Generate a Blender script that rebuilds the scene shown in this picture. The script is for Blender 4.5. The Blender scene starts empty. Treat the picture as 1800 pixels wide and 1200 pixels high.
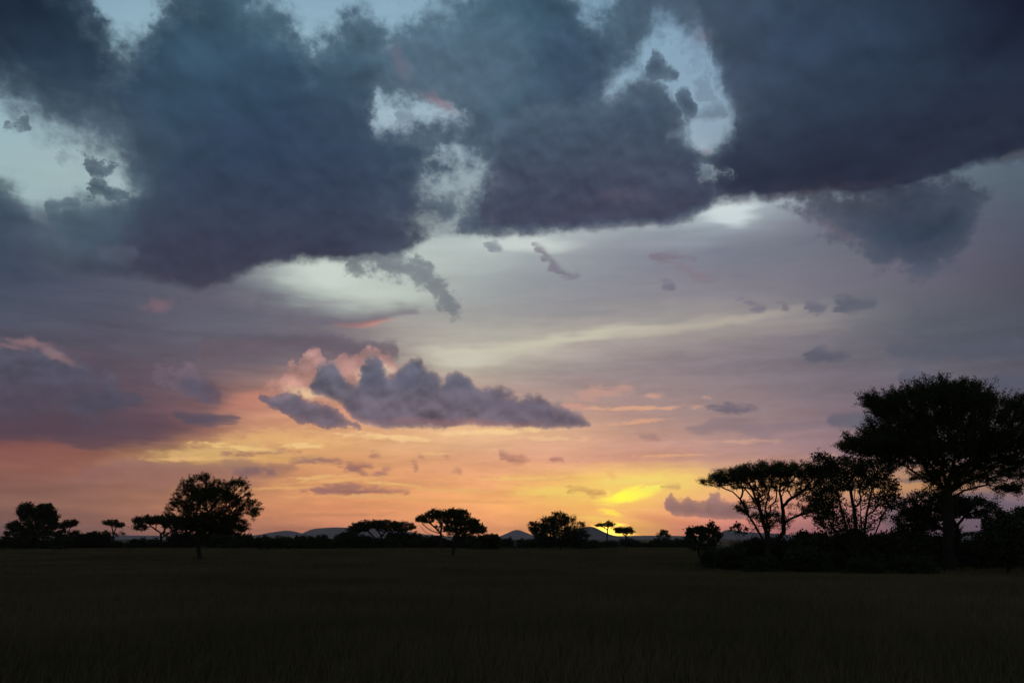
import bpy, math, random
import numpy as np
from mathutils import Vector

SC = bpy.context.scene
COL = SC.collection
PI = math.pi
R = math.radians

# ------------------------------------------------------------------ camera
PITCH = 12.55                     # degrees above the horizon
FOC = 1559.0                      # focal length in photograph pixels (1800 wide)
CAM_H = 2.5
cam_d = bpy.data.cameras.new('camera')
cam_d.sensor_width = 36.0
cam_d.lens = 36.0 * FOC / 1800.0
cam_d.clip_start = 0.1
cam_d.clip_end = 60000.0
cam = bpy.data.objects.new('camera', cam_d)
COL.objects.link(cam)
cam.location = (0, 0, CAM_H)
cam.rotation_euler = (R(90 + PITCH), 0, 0)
SC.camera = cam
SC.view_settings.view_transform = 'Standard'
SC.view_settings.look = 'None'
SC.view_settings.exposure = 0.0
SC.view_settings.gamma = 1.0
SC.cycles.volume_bounces = 0
SC.cycles.max_bounces = 3
SC.cycles.diffuse_bounces = 1
SC.cycles.use_adaptive_sampling = True
SC.cycles.adaptive_threshold = 0.02
SC.cycles.adaptive_min_samples = 32
CP, SP = math.cos(R(PITCH)), math.sin(R(PITCH))


def ray(px, py):
    """world direction seen at a photograph pixel"""
    x, y, z = px - 900.0, FOC, 600.0 - py
    return (x, y * CP - z * SP, y * SP + z * CP)


def px2ae(px, py):
    x, y, z = ray(px, py)
    return math.degrees(math.atan2(x, y)), math.degrees(math.atan2(z, math.hypot(x, y)))


def ae2px(az, el):
    a, e = R(az), R(el)
    x, y, z = math.sin(a) * math.cos(e), math.cos(a) * math.cos(e), math.sin(e)
    f = y * CP + z * SP
    if f < 0.05:
        f = 0.05
    u = -y * SP + z * CP
    return 900 + FOC * x / f, 600 - FOC * u / f


def lin(c):
    return tuple(((v / 255.0) / 12.92 if v <= 10.3 else ((v / 255.0 + 0.055) / 1.055) ** 2.4) for v in c)


# ------------------------------------------------------------------ world: dusk sky with cloud layers
SUN_AZ, SUN_EL = px2ae(1075, 936)
SUN_EL = 0.6
world = bpy.data.worlds.new('World')
SC.world = world
world.use_nodes = True
NT = world.node_tree
NT.nodes.clear()
NODES, LINKS = NT.nodes, NT.links


class S:
    """a float socket with arithmetic that writes Math nodes"""
    def __init__(self, sock):
        self.s = sock

    def _op(self, op, a, b=None, c=None):
        n = NODES.new('ShaderNodeMath')
        n.operation = op
        for i, v in enumerate((a, b, c)):
            if v is None:
                continue
            if isinstance(v, S):
                LINKS.new(v.s, n.inputs[i])
            else:
                n.inputs[i].default_value = float(v)
        return S(n.outputs[0])

    def __add__(self, o): return self._op('ADD', self, o)
    __radd__ = __add__
    def __sub__(self, o): return self._op('SUBTRACT', self, o)
    def __rsub__(self, o): return self._op('SUBTRACT', o, self)
    def __mul__(self, o): return self._op('MULTIPLY', self, o)
    __rmul__ = __mul__
    def __truediv__(self, o): return self._op('DIVIDE', self, o)
    def mad(self, a, b): return self._op('MULTIPLY_ADD', self, a, b)
    def min(self, o): return self._op('MINIMUM', self, o)
    def max(self, o): return self._op('MAXIMUM', self, o)
    def pow(self, o): return self._op('POWER', self, o)
    def abs(self): return self._op('ABSOLUTE', self)


def maprange(v, a, b, c=0.0, d=1.0):
    """linear remap, clamped (Math nodes only: a Map Range node would be evaluated out of order)"""
    k = (d - c) / (b - a)
    return v.mad(k, c - a * k).max(min(c, d)).min(max(c, d))


def sstep(v, a, b):
    n = NODES.new('ShaderNodeMapRange')
    n.interpolation_type = 'SMOOTHSTEP'
    n.clamp = False
    LINKS.new(v.s, n.inputs['Value'])
    n.inputs[1].default_value = a
    n.inputs[2].default_value = b
    return S(n.outputs['Result'])


def combine(x, y, z=0.0):
    n = NODES.new('ShaderNodeCombineXYZ')
    for i, v in enumerate((x, y, z)):
        if isinstance(v, S):
            LINKS.new(v.s, n.inputs[i])
        else:
            n.inputs[i].default_value = v
    return n.outputs[0]


def noise(vec, scale, detail=4.0, rough=0.55, dist=0.0, lac=2.0):
    n = NODES.new('ShaderNodeTexNoise')
    n.noise_dimensions = '2D'
    LINKS.new(vec, n.inputs['Vector'])
    n.inputs['Scale'].default_value = scale
    n.inputs['Detail'].default_value = detail
    n.inputs['Roughness'].default_value = rough
    n.inputs['Lacunarity'].default_value = lac
    n.inputs['Distortion'].default_value = dist
    sep = NODES.new('ShaderNodeSeparateColor')
    LINKS.new(n.outputs['Color'], sep.inputs[0])
    return S(n.outputs[0]), S(sep.outputs[0]), S(sep.outputs[1]), S(sep.outputs[2])


def voronoi(vec, scale):
    n = NODES.new('ShaderNodeTexVoronoi')
    n.voronoi_dimensions = '2D'
    n.feature = 'F1'
    LINKS.new(vec, n.inputs['Vector'])
    n.inputs['Scale'].default_value = scale
    return S(n.outputs['Distance'])


def mixc(f, a, b, blend='MIX'):
    n = NODES.new('ShaderNodeMix')
    n.data_type = 'RGBA'
    n.blend_type = blend
    n.clamp_factor = True
    for i, v in ((0, f), (6, a), (7, b)):
        if isinstance(v, S):
            LINKS.new(v.s, n.inputs[i])
        elif isinstance(v, (int, float)):
            n.inputs[i].default_value = v
        elif isinstance(v, tuple):
            n.inputs[i].default_value = (*v, 1.0)
        else:
            LINKS.new(v, n.inputs[i])
    return n.outputs[2]


JIT = [0]


def uniq(v):
    """a constant no other node shares (keeps Cycles from merging nodes of far-apart layers)"""
    JIT[0] += 1
    return v * (1.0 + 1.0e-5 * JIT[0])


FIELDS = {}                      # name -> socket in the tree being built


def grouped(name, fn, sky_in=None, out='Color', store=None):
    """build fn(sky) inside a node group of its own and place that group in the current tree"""
    global NODES, LINKS, FIELDS
    main = (NODES, LINKS, FIELDS)
    if store is not None and 'tree' in store:
        n = NODES.new('ShaderNodeGroup')
        n.node_tree = store['tree']
        off = 0
        if sky_in is not None:
            LINKS.new(sky_in, n.inputs[0])
            off = 1
        for i, k in enumerate(FIELDS):
            LINKS.new(FIELDS[k].s, n.inputs[i + off])
        return n.outputs[0] if out == 'Color' else S(n.outputs[0])
    g = bpy.data.node_groups.new(name, 'ShaderNodeTree')
    NODES, LINKS = g.nodes, g.links
    gi = NODES.new('NodeGroupInput')
    go = NODES.new('NodeGroupOutput')
    if sky_in is not None:
        g.interface.new_socket('Sky', in_out='INPUT', socket_type='NodeSocketColor')
    keys = list(main[2])
    for k in keys:
        g.interface.new_socket(k, in_out='INPUT', socket_type='NodeSocketFloat')
    g.interface.new_socket('Out', in_out='OUTPUT', socket_type='NodeSocketColor' if out == 'Color' else 'NodeSocketFloat')
    off = 1 if sky_in is not None else 0
    FIELDS = {k: S(gi.outputs[i + off]) for i, k in enumerate(keys)}
    r = fn(gi.outputs[0]) if sky_in is not None else fn()
    LINKS.new(r.s if isinstance(r, S) else r, go.inputs[0])
    NODES, LINKS, FIELDS = main
    if store is not None:
        store['tree'] = g
    n = NODES.new('ShaderNodeGroup')
    n.node_tree = g
    if sky_in is not None:
        LINKS.new(sky_in, n.inputs[0])
    for i, k in enumerate(keys):
        LINKS.new(FIELDS[k].s, n.inputs[i + off])
    return n.outputs[0] if out == 'Color' else S(n.outputs[0])


tc = NODES.new('ShaderNodeTexCoord')
sepd = NODES.new('ShaderNodeSeparateXYZ')
LINKS.new(tc.outputs['Generated'], sepd.inputs[0])
dx, dy, dz = (S(o) for o in sepd.outputs)
DEG = 180.0 / PI
AZ = dx._op('ARCTAN2', dx, dy) * DEG
EL = dz._op('ARCSINE', dz.max(-1.0).min(1.0)) * DEG
P = combine(AZ, EL * 1.25)
PS = combine(AZ * 0.22, EL * 1.6)                       # long streaks
PL = combine(AZ * 0.8, EL * 2.3)                        # small clouds low over the horizon

nb, nbr, nbg, nbb = noise(P, 0.30, 2, 0.5)
nf, nfr, nfg, nfb = noise(P, 1.15, 4, 0.66)
ns, nsr, nsg, nsb = noise(PS, 0.8, 3, 0.55)
nl, nlr, nlg, nlb = noise(PL, 1.1, 5, 0.62, 0.3)
ero, e_r, e_g, e_b = noise(P, 0.60, 5, 0.52, 0.12)
PU = combine(AZ + 0.12, (EL + 0.42) * 1.25)
up, up_r, up_g, up_b = noise(PU, 0.60, 5, 0.52, 0.12)    # the same field a little higher up: tops of lumps catch the light
vb = voronoi(P, 0.55)
vf = voronoi(P, 1.5)
vh = voronoi(P, 3.6)
billow = (vb * -0.62 + 0.27) + (vf * -0.34 + 0.15) + (vh * -0.2 + 0.09)      # rounded lobes, about -0.4 .. 0.4

# warped coordinates: ragged (scud, wisps), puffy (cumulus), smooth (high veils)
AZr = AZ + (nbr - 0.5) * 1.7 + (nfr - 0.5) * 1.9
ELr = EL + (nbg - 0.5) * 1.4 + (nfg - 0.5) * 1.7
AZp = AZ + (nbr - 0.5) * 0.7 + (nfr - 0.5) * 0.55
ELp = EL + (nbg - 0.5) * 0.45 + (nfg - 0.5) * 0.50
AZl = AZ + (nlr - 0.5) * 1.1
ELl = EL + (nlg - 0.5) * 0.42
AZs = AZ + (nbr - 0.5) * 1.6 + (nsr - 0.5) * 1.6
ELs = EL + (nbg - 0.5) * 0.9 + (nsg - 0.5) * 1.0
lo1, l_r, l_g, l_b = noise(P, 0.26, 3, 0.5, 0.15)
lo2, l2_r, l2_g, l2_b = noise(combine(AZ + 0.3, (EL + 1.0) * 1.25), 0.26, 3, 0.5, 0.15)
RELIEF_D = (lo1 - lo2) * 1.2 + (nb - 0.5) * 0.5 + (ero - up) * 0.30
RELIEF = (ero - up) * 1.5 + (nb - 0.5) * 0.9 + (ero - 0.5) * 0.25 + billow * 0.2
AZg = AZ + (nsr - 0.5) * 2.0
ELg = EL + (nsg - 0.5) * 0.9 + (nbg - 0.5) * 0.5
AZd = AZ + (nbr - 0.5) * 3.2
ELd = EL + (nbb - 0.5) * 2.6
FIELDS = {'az r': AZr, 'el r': ELr, 'az p': AZp, 'el p': ELp, 'az s': AZs, 'el s': ELs, 'az l': AZl, 'el l': ELl, 'ragged l': nl - 0.5, 'streak': (ns - 0.5) + (nl - 0.5) * 0.35,
          'ragged': ero - 0.5, 'billow': billow, 'relief': RELIEF, 'relief d': RELIEF_D,
          'az g': AZg, 'el g': ELg, 'az d': AZd, 'el d': ELd}


def warp_of(k):
    return FIELDS['az ' + k], FIELDS['el ' + k]


def curve_node(v, pts):
    n = NODES.new('ShaderNodeFloatCurve')
    cv = n.mapping.curves[0]
    pts = sorted(pts)
    out = []
    for p in pts:
        if out and p[0] - out[-1][0] < 1e-4:
            continue
        out.append(p)
    cv.points[0].location = out[0]
    cv.points[1].location = out[-1]
    for p in out[1:-1]:
        cv.points.new(*p)
    for p in cv.points:
        p.handle_type = 'AUTO_CLAMPED'
    n.mapping.update()
    LINKS.new(v.s, n.inputs['Value'])
    return S(n.outputs[0])


def outline(pts):
    """photograph outline points -> densified (az, el) points"""
    out = []
    for (x0, y0), (x1, y1) in zip(pts[:-1], pts[1:]):
        k = max(1, int(abs(x1 - x0) / 60))
        for i in range(k):
            t = i / k
            out.append(px2ae(x0 + (x1 - x0) * t, y0 + (y1 - y0) * t))
    out.append(px2ae(*pts[-1]))
    return out


def band(top, bot, warp='r', soft=(20, 20), hblur=0.45, edge=None, open_ends=False):
    """signed field of the region between two outlines (>0 inside), soft widths in photograph pixels"""
    a, e = warp_of(warp)
    t, b = outline(top), outline(bot)
    az0 = min(t[0][0], b[0][0])
    az1 = max(t[-1][0], b[-1][0])
    els = [q[1] for q in t + b]
    e0, e1 = min(els) - 3.0, max(els) + 3.0
    pad = 0.01 if open_ends else 0.5
    A0, A1 = az0 - pad, az1 + pad
    def norm(pts, close):
        o = [((q[0] - A0) / (A1 - A0), (q[1] - e0) / (e1 - e0)) for q in pts]
        w = pad * 0.9 / (A1 - A0)
        o.insert(0, (o[0][0] - w, o[0][1] + close / (e1 - e0)))
        o.append((o[-1][0] + w, o[-1][1] + close / (e1 - e0)))
        return [(min(1, max(0, x)), min(1, max(0, y))) for x, y in o]
    en = e.mad(1.0 / (e1 - e0), -e0 / (e1 - e0))
    k = (e1 - e0) * 27.2                                  # degrees -> photograph pixels
    nt_, nb_ = norm(t, 0.0 if open_ends else -1.5), norm(b, 0.0 if open_ends else 1.5)
    h = (soft[0] + soft[1]) * 0.5 * hblur / 27.2
    total = None
    for off in ((-h, 0.0, h) if hblur else (0.0,)):       # averaged sideways so that steep edges are as soft as flat ones
        u = maprange(a + off, A0, A1)
        dt = (curve_node(u, nt_) - en) * (k / soft[0])
        db = (en - curve_node(u, nb_)) * (k / soft[1])
        if edge is not None:
            dt = dt + edge
        d = dt.min(db).max(-3.6).min(2.6)
        total = d if total is None else total + d
    if open_ends:
        return total * (1.0 / 3.0)
    ends = ((az1 - az0) * 0.5 + 0.35 - (a - (az0 + az1) * 0.5).abs()) * (27.2 * 2.0 / (soft[0] + soft[1]))
    return (total * (1.0 / 3.0) if hblur else total).min(ends)


def alpha(d, wisp=0.0, puff=0.0, lo=-0.5, hi=0.5, low=False, solid=False):
    if wisp:
        d = d + FIELDS['ragged l' if low else 'ragged'] * uniq(wisp)
    if puff:
        d = d + FIELDS['billow'] * uniq(puff)
    if solid:
        return sstep(d, lo, hi)
    return sstep(d, lo, hi) * sstep(d, lo - 0.3, 2.2).mad(0.34, 0.66)       # thin edges stay translucent


def opening(d, wisp=0.0, puff=0.0):
    """a hole in the cloud: clear in the middle, thinning cloud all round it"""
    d = d + FIELDS['ragged'] * uniq(wisp) + FIELDS['billow'] * uniq(puff)
    return sstep(d, -0.5, 0.7) * 0.72 + sstep(d, -1.5, 1.1) * 0.28


def grid(table, az_in, el_in, els, n_az=26, az_lim=37.0):
    """smooth 2-D colour field: one colour ramp over azimuth per elevation, blended over elevation"""
    ys = sorted(table)
    def sample(px, py):
        py = min(max(py, ys[0]), ys[-1])
        for y0, y1 in zip(ys[:-1], ys[1:]):
            if y0 <= py <= y1:
                break
        def row(y):
            r = table[y]
            px_ = min(max(px, r[0][0]), r[-1][0])
            for (xa, ca), (xb, cb_) in zip(r[:-1], r[1:]):
                if xa <= px_ <= xb:
                    t = (px_ - xa) / max(1e-6, xb - xa)
                    return [p + (q - p) * t for p, q in zip(ca, cb_)]
            return list(r[-1][1])
        t = (py - y0) / (y1 - y0)
        return [p + (q - p) * t for p, q in zip(row(y0), row(y1))]
    u = maprange(az_in, -az_lim, az_lim)
    prev = None
    for j, e in enumerate(els):
        n = NODES.new('ShaderNodeValToRGB')
        n.color_ramp.interpolation = 'LINEAR'
        el_ = n.color_ramp.elements
        for i in range(n_az):
            p = i / (n_az - 1)
            c = lin(sample(*ae2px(-az_lim + 2 * az_lim * p, e)))
            if i == 0:
                q = el_[0]; q.position = 0.0
            elif i == n_az - 1:
                q = el_[len(el_) - 1]; q.position = 1.0
            else:
                q = el_.new(p)
            q.color = (*c, 1.0)
        LINKS.new(u.s, n.inputs[0])
        if prev is None:
            prev = n.outputs[0]
        else:
            prev = mixc(maprange(el_in, els[j - 1], e), prev, n.outputs[0])
    return prev

BASE = {   # thin high cloud and clear sky, photograph row -> (column, sRGB)
    -80: [(0, (120, 155, 175)), (1800, (110, 140, 160))],
    0: [(0, (140, 172, 185)), (600, (150, 182, 192)), (1100, (140, 172, 186)), (1800, (120, 145, 165))],
    100: [(0, (152, 182, 190)), (700, (150, 182, 192)), (1150, (140, 170, 182)), (1800, (110, 135, 150))],
    200: [(0, (156, 184, 190)), (700, (172, 194, 200)), (1250, (142, 166, 176)), (1800, (100, 120, 135))],
    300: [(0, (162, 187, 190)), (150, (166, 188, 190)), (800, (160, 178, 186)), (1250, (160, 178, 190)), (1600, (110, 125, 138)), (1800, (84, 98, 112))],
    350: [(0, (160, 184, 188)), (800, (165, 180, 186)), (1250, (196, 212, 214)), (1340, (176, 190, 196)), (1500, (110, 120, 134)), (1800, (84, 95, 110))],
    390: [(0, (84, 96, 112)), (300, (92, 100, 114)), (700, (165, 180, 182)), (950, (190, 200, 200)), (1100, (168, 176, 182)), (1270, (172, 184, 190)), (1360, (134, 138, 150)), (1500, (106, 108, 124)), (1800, (84, 90, 106))],
    425: [(0, (72, 82, 100)), (300, (92, 96, 112)), (460, (150, 164, 166)), (700, (180, 192, 190)), (850, (186, 198, 196)), (950, (184, 194, 192)), (1050, (150, 156, 164)), (1250, (122, 130, 144)), (1500, (108, 110, 124)), (1650, (100, 100, 116)), (1800, (82, 86, 102))],
    465: [(0, (68, 76, 96)), (300, (90, 90, 106)), (440, (110, 114, 126)), (480, (178, 190, 184)), (700, (188, 198, 192)), (850, (176, 184, 182)), (950, (150, 156, 162)), (1200, (128, 128, 142)), (1400, (120, 120, 132)), (1650, (100, 98, 114)), (1800, (82, 82, 98))],
    500: [(0, (70, 80, 98)), (200, (84, 88, 104)), (400, (98, 98, 112)), (470, (130, 136, 142)), (540, (168, 180, 174)), (650, (188, 198, 190)), (780, (168, 176, 174)), (900, (148, 154, 158)), (1100, (140, 140, 150)), (1300, (132, 128, 140)), (1600, (106, 104, 118)), (1800, (82, 82, 96))],
    530: [(0, (74, 82, 98)), (200, (84, 86, 102)), (420, (100, 96, 110)), (520, (130, 132, 138)), (600, (170, 178, 172)), (700, (174, 182, 176)), (850, (158, 160, 160)), (1050, (146, 144, 150)), (1300, (142, 136, 142)), (1550, (106, 108, 119)), (1800, (82, 83, 95))],
    560: [(0, (78, 84, 100)), (200, (86, 86, 102)), (450, (102, 102, 115)), (560, (118, 114, 124)), (650, (128, 126, 132)), (720, (160, 156, 154)), (850, (162, 160, 158)), (1000, (150, 146, 148)), (1150, (160, 154, 150)), (1300, (168, 160, 152)), (1400, (158, 150, 148)), (1600, (94, 98, 109)), (1800, (78, 84, 96))],
    590: [(0, (86, 84, 99)), (200, (87, 83, 99)), (450, (104, 102, 114)), (580, (130, 116, 122)), (700, (170, 162, 154)), (850, (180, 176, 164)), (1000, (186, 178, 166)), (1200, (166, 156, 150)), (1400, (132, 124, 132)), (1600, (92, 95, 106)), (1800, (80, 85, 97))],
    620: [(0, (92, 82, 96)), (200, (90, 82, 95)), (400, (104, 100, 112)), (600, (108, 96, 108)), (700, (165, 155, 150)), (800, (196, 190, 174)), (920, (192, 182, 168)), (1100, (158, 144, 146)), (1300, (132, 122, 130)), (1600, (98, 98, 109)), (1800, (86, 86, 98))],
    655: [(0, (88, 80, 95)), (200, (92, 79, 92)), (400, (112, 98, 106)), (600, (150, 125, 122)), (800, (186, 176, 160)), (1000, (156, 142, 142)), (1300, (134, 122, 130)), (1600, (110, 105, 115)), (1800, (90, 88, 100))],
    700: [(0, (90, 77, 90)), (200, (94, 78, 90)), (350, (120, 92, 98)), (430, (170, 120, 108)), (480, (196, 138, 116)), (700, (200, 150, 128)), (950, (178, 150, 142)), (1050, (170, 144, 140)), (1200, (160, 138, 135)), (1400, (135, 120, 128)), (1600, (115, 105, 118)), (1800, (94, 90, 102))],
    735: [(0, (90, 74, 86)), (250, (98, 77, 88)), (360, (136, 98, 98)), (440, (194, 136, 112)), (500, (210, 150, 118)), (700, (220, 162, 128)), (950, (212, 166, 138)), (1100, (186, 148, 138)), (1300, (160, 136, 136)), (1500, (134, 115, 125)), (1800, (104, 95, 105))],
    765: [(0, (96, 72, 82)), (150, (94, 73, 84)), (280, (112, 80, 88)), (360, (160, 108, 98)), (440, (206, 150, 116)), (560, (222, 162, 118)), (700, (238, 186, 134)), (820, (246, 202, 148)), (950, (236, 188, 142)), (1100, (206, 160, 138)), (1300, (178, 144, 138)), (1500, (142, 118, 125)), (1800, (110, 98, 106))],
    790: [(0, (134, 86, 88)), (130, (138, 88, 88)), (230, (130, 88, 92)), (300, (180, 130, 104)), (360, (214, 168, 118)), (440, (222, 176, 120)), (560, (228, 170, 120)), (700, (233, 176, 130)), (900, (232, 174, 134)), (1100, (216, 160, 130)), (1300, (186, 146, 134)), (1500, (150, 122, 124)), (1800, (114, 100, 106))],
    810: [(0, (142, 92, 90)), (150, (150, 98, 92)), (250, (196, 152, 110)), (330, (208, 166, 114)), (450, (218, 166, 118)), (600, (224, 160, 114)), (900, (230, 166, 122)), (1100, (222, 160, 126)), (1300, (198, 150, 128)), (1500, (160, 125, 122)), (1800, (118, 102, 106))],
    835: [(0, (138, 92, 90)), (200, (150, 104, 98)), (400, (190, 132, 108)), (600, (222, 156, 112)), (850, (232, 164, 114)), (980, (242, 182, 110)), (1075, (250, 205, 108)), (1200, (248, 202, 112)), (1300, (222, 172, 116)), (1500, (186, 142, 108)), (1650, (190, 140, 90)), (1800, (130, 108, 104))],
    860: [(0, (132, 92, 90)), (200, (142, 100, 96)), (400, (186, 130, 104)), (600, (222, 154, 108)), (850, (236, 166, 104)), (980, (248, 198, 100)), (1075, (254, 222, 92)), (1180, (252, 208, 104)), (1300, (226, 168, 110)), (1500, (196, 146, 100)), (1620, (198, 144, 88)), (1800, (136, 110, 104))],
    885: [(0, (130, 92, 90)), (200, (148, 104, 95)), (400, (190, 128, 102)), (600, (222, 148, 104)), (850, (242, 168, 100)), (1000, (250, 184, 96)), (1090, (252, 196, 96)), (1180, (242, 172, 108)), (1300, (220, 146, 112)), (1500, (176, 124, 108)), (1650, (150, 112, 104)), (1800, (112, 96, 106))],
    910: [(0, (124, 88, 88)), (200, (150, 104, 96)), (400, (190, 126, 104)), (600, (220, 144, 106)), (850, (242, 164, 104)), (1000, (250, 178, 96)), (1075, (252, 200, 94)), (1160, (242, 164, 106)), (1300, (222, 142, 114)), (1500, (168, 114, 110)), (1650, (128, 98, 104)), (1800, (104, 90, 103))],
    940: [(0, (114, 82, 86)), (200, (148, 100, 95)), (400, (184, 120, 104)), (600, (216, 138, 106)), (850, (240, 154, 104)), (1000, (250, 174, 94)), (1070, (255, 212, 90)), (1150, (244, 154, 98)), (1300, (214, 128, 112)), (1500, (158, 104, 106)), (1800, (98, 84, 98))],
}
DECK = {   # underside of the dark cloud deck
    -80: [(0, (26, 36, 54)), (400, (46, 66, 86)), (800, (60, 84, 104)), (1200, (60, 76, 98)), (1800, (20, 25, 42))],
    0: [(0, (28, 40, 58)), (130, (36, 50, 68)), (200, (48, 68, 88)), (400, (60, 85, 105)), (600, (68, 92, 112)), (800, (72, 100, 120)), (950, (60, 86, 108)), (1100, (72, 92, 112)), (1200, (72, 84, 104)), (1350, (56, 70, 92)), (1550, (46, 60, 82)), (1700, (32, 40, 60)), (1800, (20, 25, 42))],
    90: [(0, (34, 47, 66)), (150, (42, 58, 78)), (300, (56, 80, 102)), (480, (60, 84, 106)), (640, (70, 92, 112)), (800, (84, 108, 128)), (930, (66, 90, 112)), (1000, (56, 76, 98)), (1100, (66, 86, 106)), (1260, (66, 78, 100)), (1400, (54, 68, 92)), (1600, (44, 57, 78)), (1800, (30, 37, 56))],
    170: [(0, (52, 68, 88)), (80, (48, 64, 84)), (200, (52, 70, 92)), (320, (54, 76, 98)), (480, (50, 70, 94)), (620, (60, 80, 102)), (740, (82, 100, 118)), (860, (80, 102, 122)), (1000, (60, 78, 100)), (1130, (62, 78, 98)), (1280, (66, 76, 98)), (1450, (52, 66, 88)), (1600, (44, 56, 76)), (1800, (36, 45, 64))],
    240: [(0, (72, 88, 104)), (200, (66, 78, 96)), (330, (54, 72, 94)), (480, (46, 62, 86)), (600, (52, 66, 88)), (720, (58, 74, 96)), (850, (66, 82, 102)), (1000, (66, 80, 102)), (1130, (60, 74, 96)), (1280, (64, 76, 96)), (1450, (50, 61, 82)), (1620, (40, 50, 70)), (1800, (40, 49, 68))],
    310: [(0, (74, 92, 106)), (150, (76, 94, 108)), (260, (58, 72, 94)), (400, (46, 60, 84)), (550, (56, 68, 92)), (700, (66, 78, 100)), (820, (72, 86, 104)), (960, (66, 76, 98)), (1080, (76, 80, 100)), (1200, (62, 74, 94)), (1320, (48, 57, 78)), (1500, (37, 45, 64)), (1640, (46, 54, 72)), (1800, (64, 70, 86))],
    350: [(0, (72, 88, 104)), (130, (80, 98, 112)), (220, (70, 86, 104)), (350, (50, 64, 88)), (550, (54, 64, 88)), (700, (66, 76, 98)), (830, (74, 86, 104)), (960, (66, 72, 94)), (1090, (84, 82, 100)), (1200, (70, 76, 96)), (1300, (58, 62, 82)), (1500, (62, 62, 78)), (1640, (54, 64, 82)), (1800, (74, 80, 96))],
    400: [(0, (62, 74, 94)), (110, (74, 88, 104)), (240, (66, 78, 98)), (380, (60, 72, 92)), (560, (56, 66, 86)), (700, (68, 76, 96)), (780, (88, 104, 120)), (900, (62, 66, 86)), (1050, (74, 72, 90)), (1200, (74, 78, 96)), (1350, (98, 96, 112)), (1480, (72, 82, 100)), (1600, (52, 64, 84)), (1680, (54, 66, 86)), (1800, (80, 84, 100))],
    445: [(0, (62, 73, 94)), (110, (74, 82, 98)), (200, (66, 76, 94)), (330, (60, 62, 82)), (450, (56, 56, 76)), (600, (60, 66, 86)), (750, (94, 100, 114)), (900, (96, 100, 114)), (1500, (76, 82, 100)), (1600, (58, 70, 90)), (1800, (80, 84, 100))],
    500: [(0, (70, 76, 96)), (150, (76, 80, 96)), (330, (64, 62, 80)), (420, (70, 66, 82)), (700, (100, 106, 118)), (800, (106, 110, 122)), (1600, (80, 84, 100))],
}
DECK = {y: [(x, (c[0] * 1.0, c[1] * 1.02, c[2] * 1.0)) for x, c in r] for y, r in DECK.items()}
LIFT = {810: 1.01, 835: 1.03, 860: 1.06, 885: 1.09, 910: 1.13, 940: 1.19}        # light lost again in the haze above the plain
BASE = {y: [(x, (c[0] * LIFT.get(y, 1.0), c[1] * LIFT.get(y, 1.0), c[2] * LIFT.get(y, 1.0) * (0.90 + 0.16 * min(1.0, max(0.0, (x - 450) / 450)) if y >= 790 else 1.0) + (5 + 8 * x / 1800 if y <= 240 and c[1] > 130 else 0))) for x, c in r] for y, r in BASE.items()}
base_els = [0, 0.9, 1.9, 2.9, 3.9, 4.9, 5.8, 6.8, 7.9, 9.3, 10.7, 12.0, 13.2, 14.3, 15.4, 16.6, 17.8, 19.2, 20.6, 22.3, 25, 28, 31, 34, 38]
deck_els = [14, 16, 17.5, 19, 20.5, 22, 24, 26, 28, 30, 32, 34.5, 38]


def relief(amount):
    """light and dark clumps inside a cloud"""
    return FIELDS['relief'] * uniq(amount)


def shade(colr, k):
    """multiply a colour by (1 + k); colour nodes only, so that Cycles evaluates the layers in order"""
    k = (k + 1.0).max(0.0)
    n = NODES.new('ShaderNodeCombineColor')
    for q in n.inputs:
        LINKS.new(k.s, q)
    return mixc(1.0, colr, n.outputs[0], 'MULTIPLY')


def layer_nodes(sky, top, bot, colours, warp='p', soft=(8, 6), wisp=0.0, puff=0.0, op=1.0, rel=0.15, rim=None, rimw=1.6, flat=False):
    """one cloud laid over the sky: colours = (top sRGB, bottom sRGB)"""
    if flat:                     # flat based cumulus: lobes on top, an even base
        d = band(top, bot, warp, soft, edge=FIELDS['ragged'] * uniq(wisp) + FIELDS['billow'] * uniq(puff))
        wisp, puff = 0.5, 0.3
    else:
        d = band(top, bot, warp, soft)
    a = alpha(d, wisp, puff, low=warp == 'l') * op
    ys = [q[1] for q in top + bot]
    e0 = px2ae(900, max(ys))[1]
    e1 = px2ae(900, min(ys))[1]
    c = mixc(sstep(warp_of(warp)[1], e0, e1), lin(colours[1]), lin(colours[0]))
    if rim:
        dd = d + FIELDS['ragged l' if warp == 'l' else 'ragged'] * uniq(wisp)
        if puff:
            dd = dd + FIELDS['billow'] * uniq(puff)
        c = mixc(maprange(dd, 0.2, rimw, 1.0, 0.0), c, lin(rim))
    c = shade(c, relief(rel * 2.0))
    return mixc(a, sky, c)


def blob_nodes(sky, cx, cy, rx, ry, colr, op=1.0, lo=0.0, hi=1.0, warp='s', wisp=0.0, rot=0.0):
    """a soft elliptical patch of brighter or darker high cloud"""
    a, e = warp_of(warp)
    az, el = px2ae(cx, cy)
    ca, sa = math.cos(R(rot)), math.sin(R(rot))
    u = (a - az) * 1.0
    v = (e - el) * 1.0
    kx, ky = rx / 27.2, ry / 27.2
    uu = (u * ca + v * sa) * (1.0 / kx)
    vv = (v * ca - u * sa) * (1.0 / ky)
    d = 1.0 - (uu * uu + vv * vv).pow(0.5)
    if wisp:
        d = d + FIELDS['ragged l' if warp == 'l' else 'ragged'] * uniq(wisp)
    return mixc(sstep(d, lo, hi) * op, sky, lin(colr))


LAYERS = []                      # (az0, az1, el0, el1, builder) in painting order


def extent(pts, mx, my):
    q = [px2ae(*p) for p in pts]
    return (min(p[0] for p in q) - mx, max(p[0] for p in q) + mx, min(p[1] for p in q) - my, max(p[1] for p in q) + my)


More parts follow.
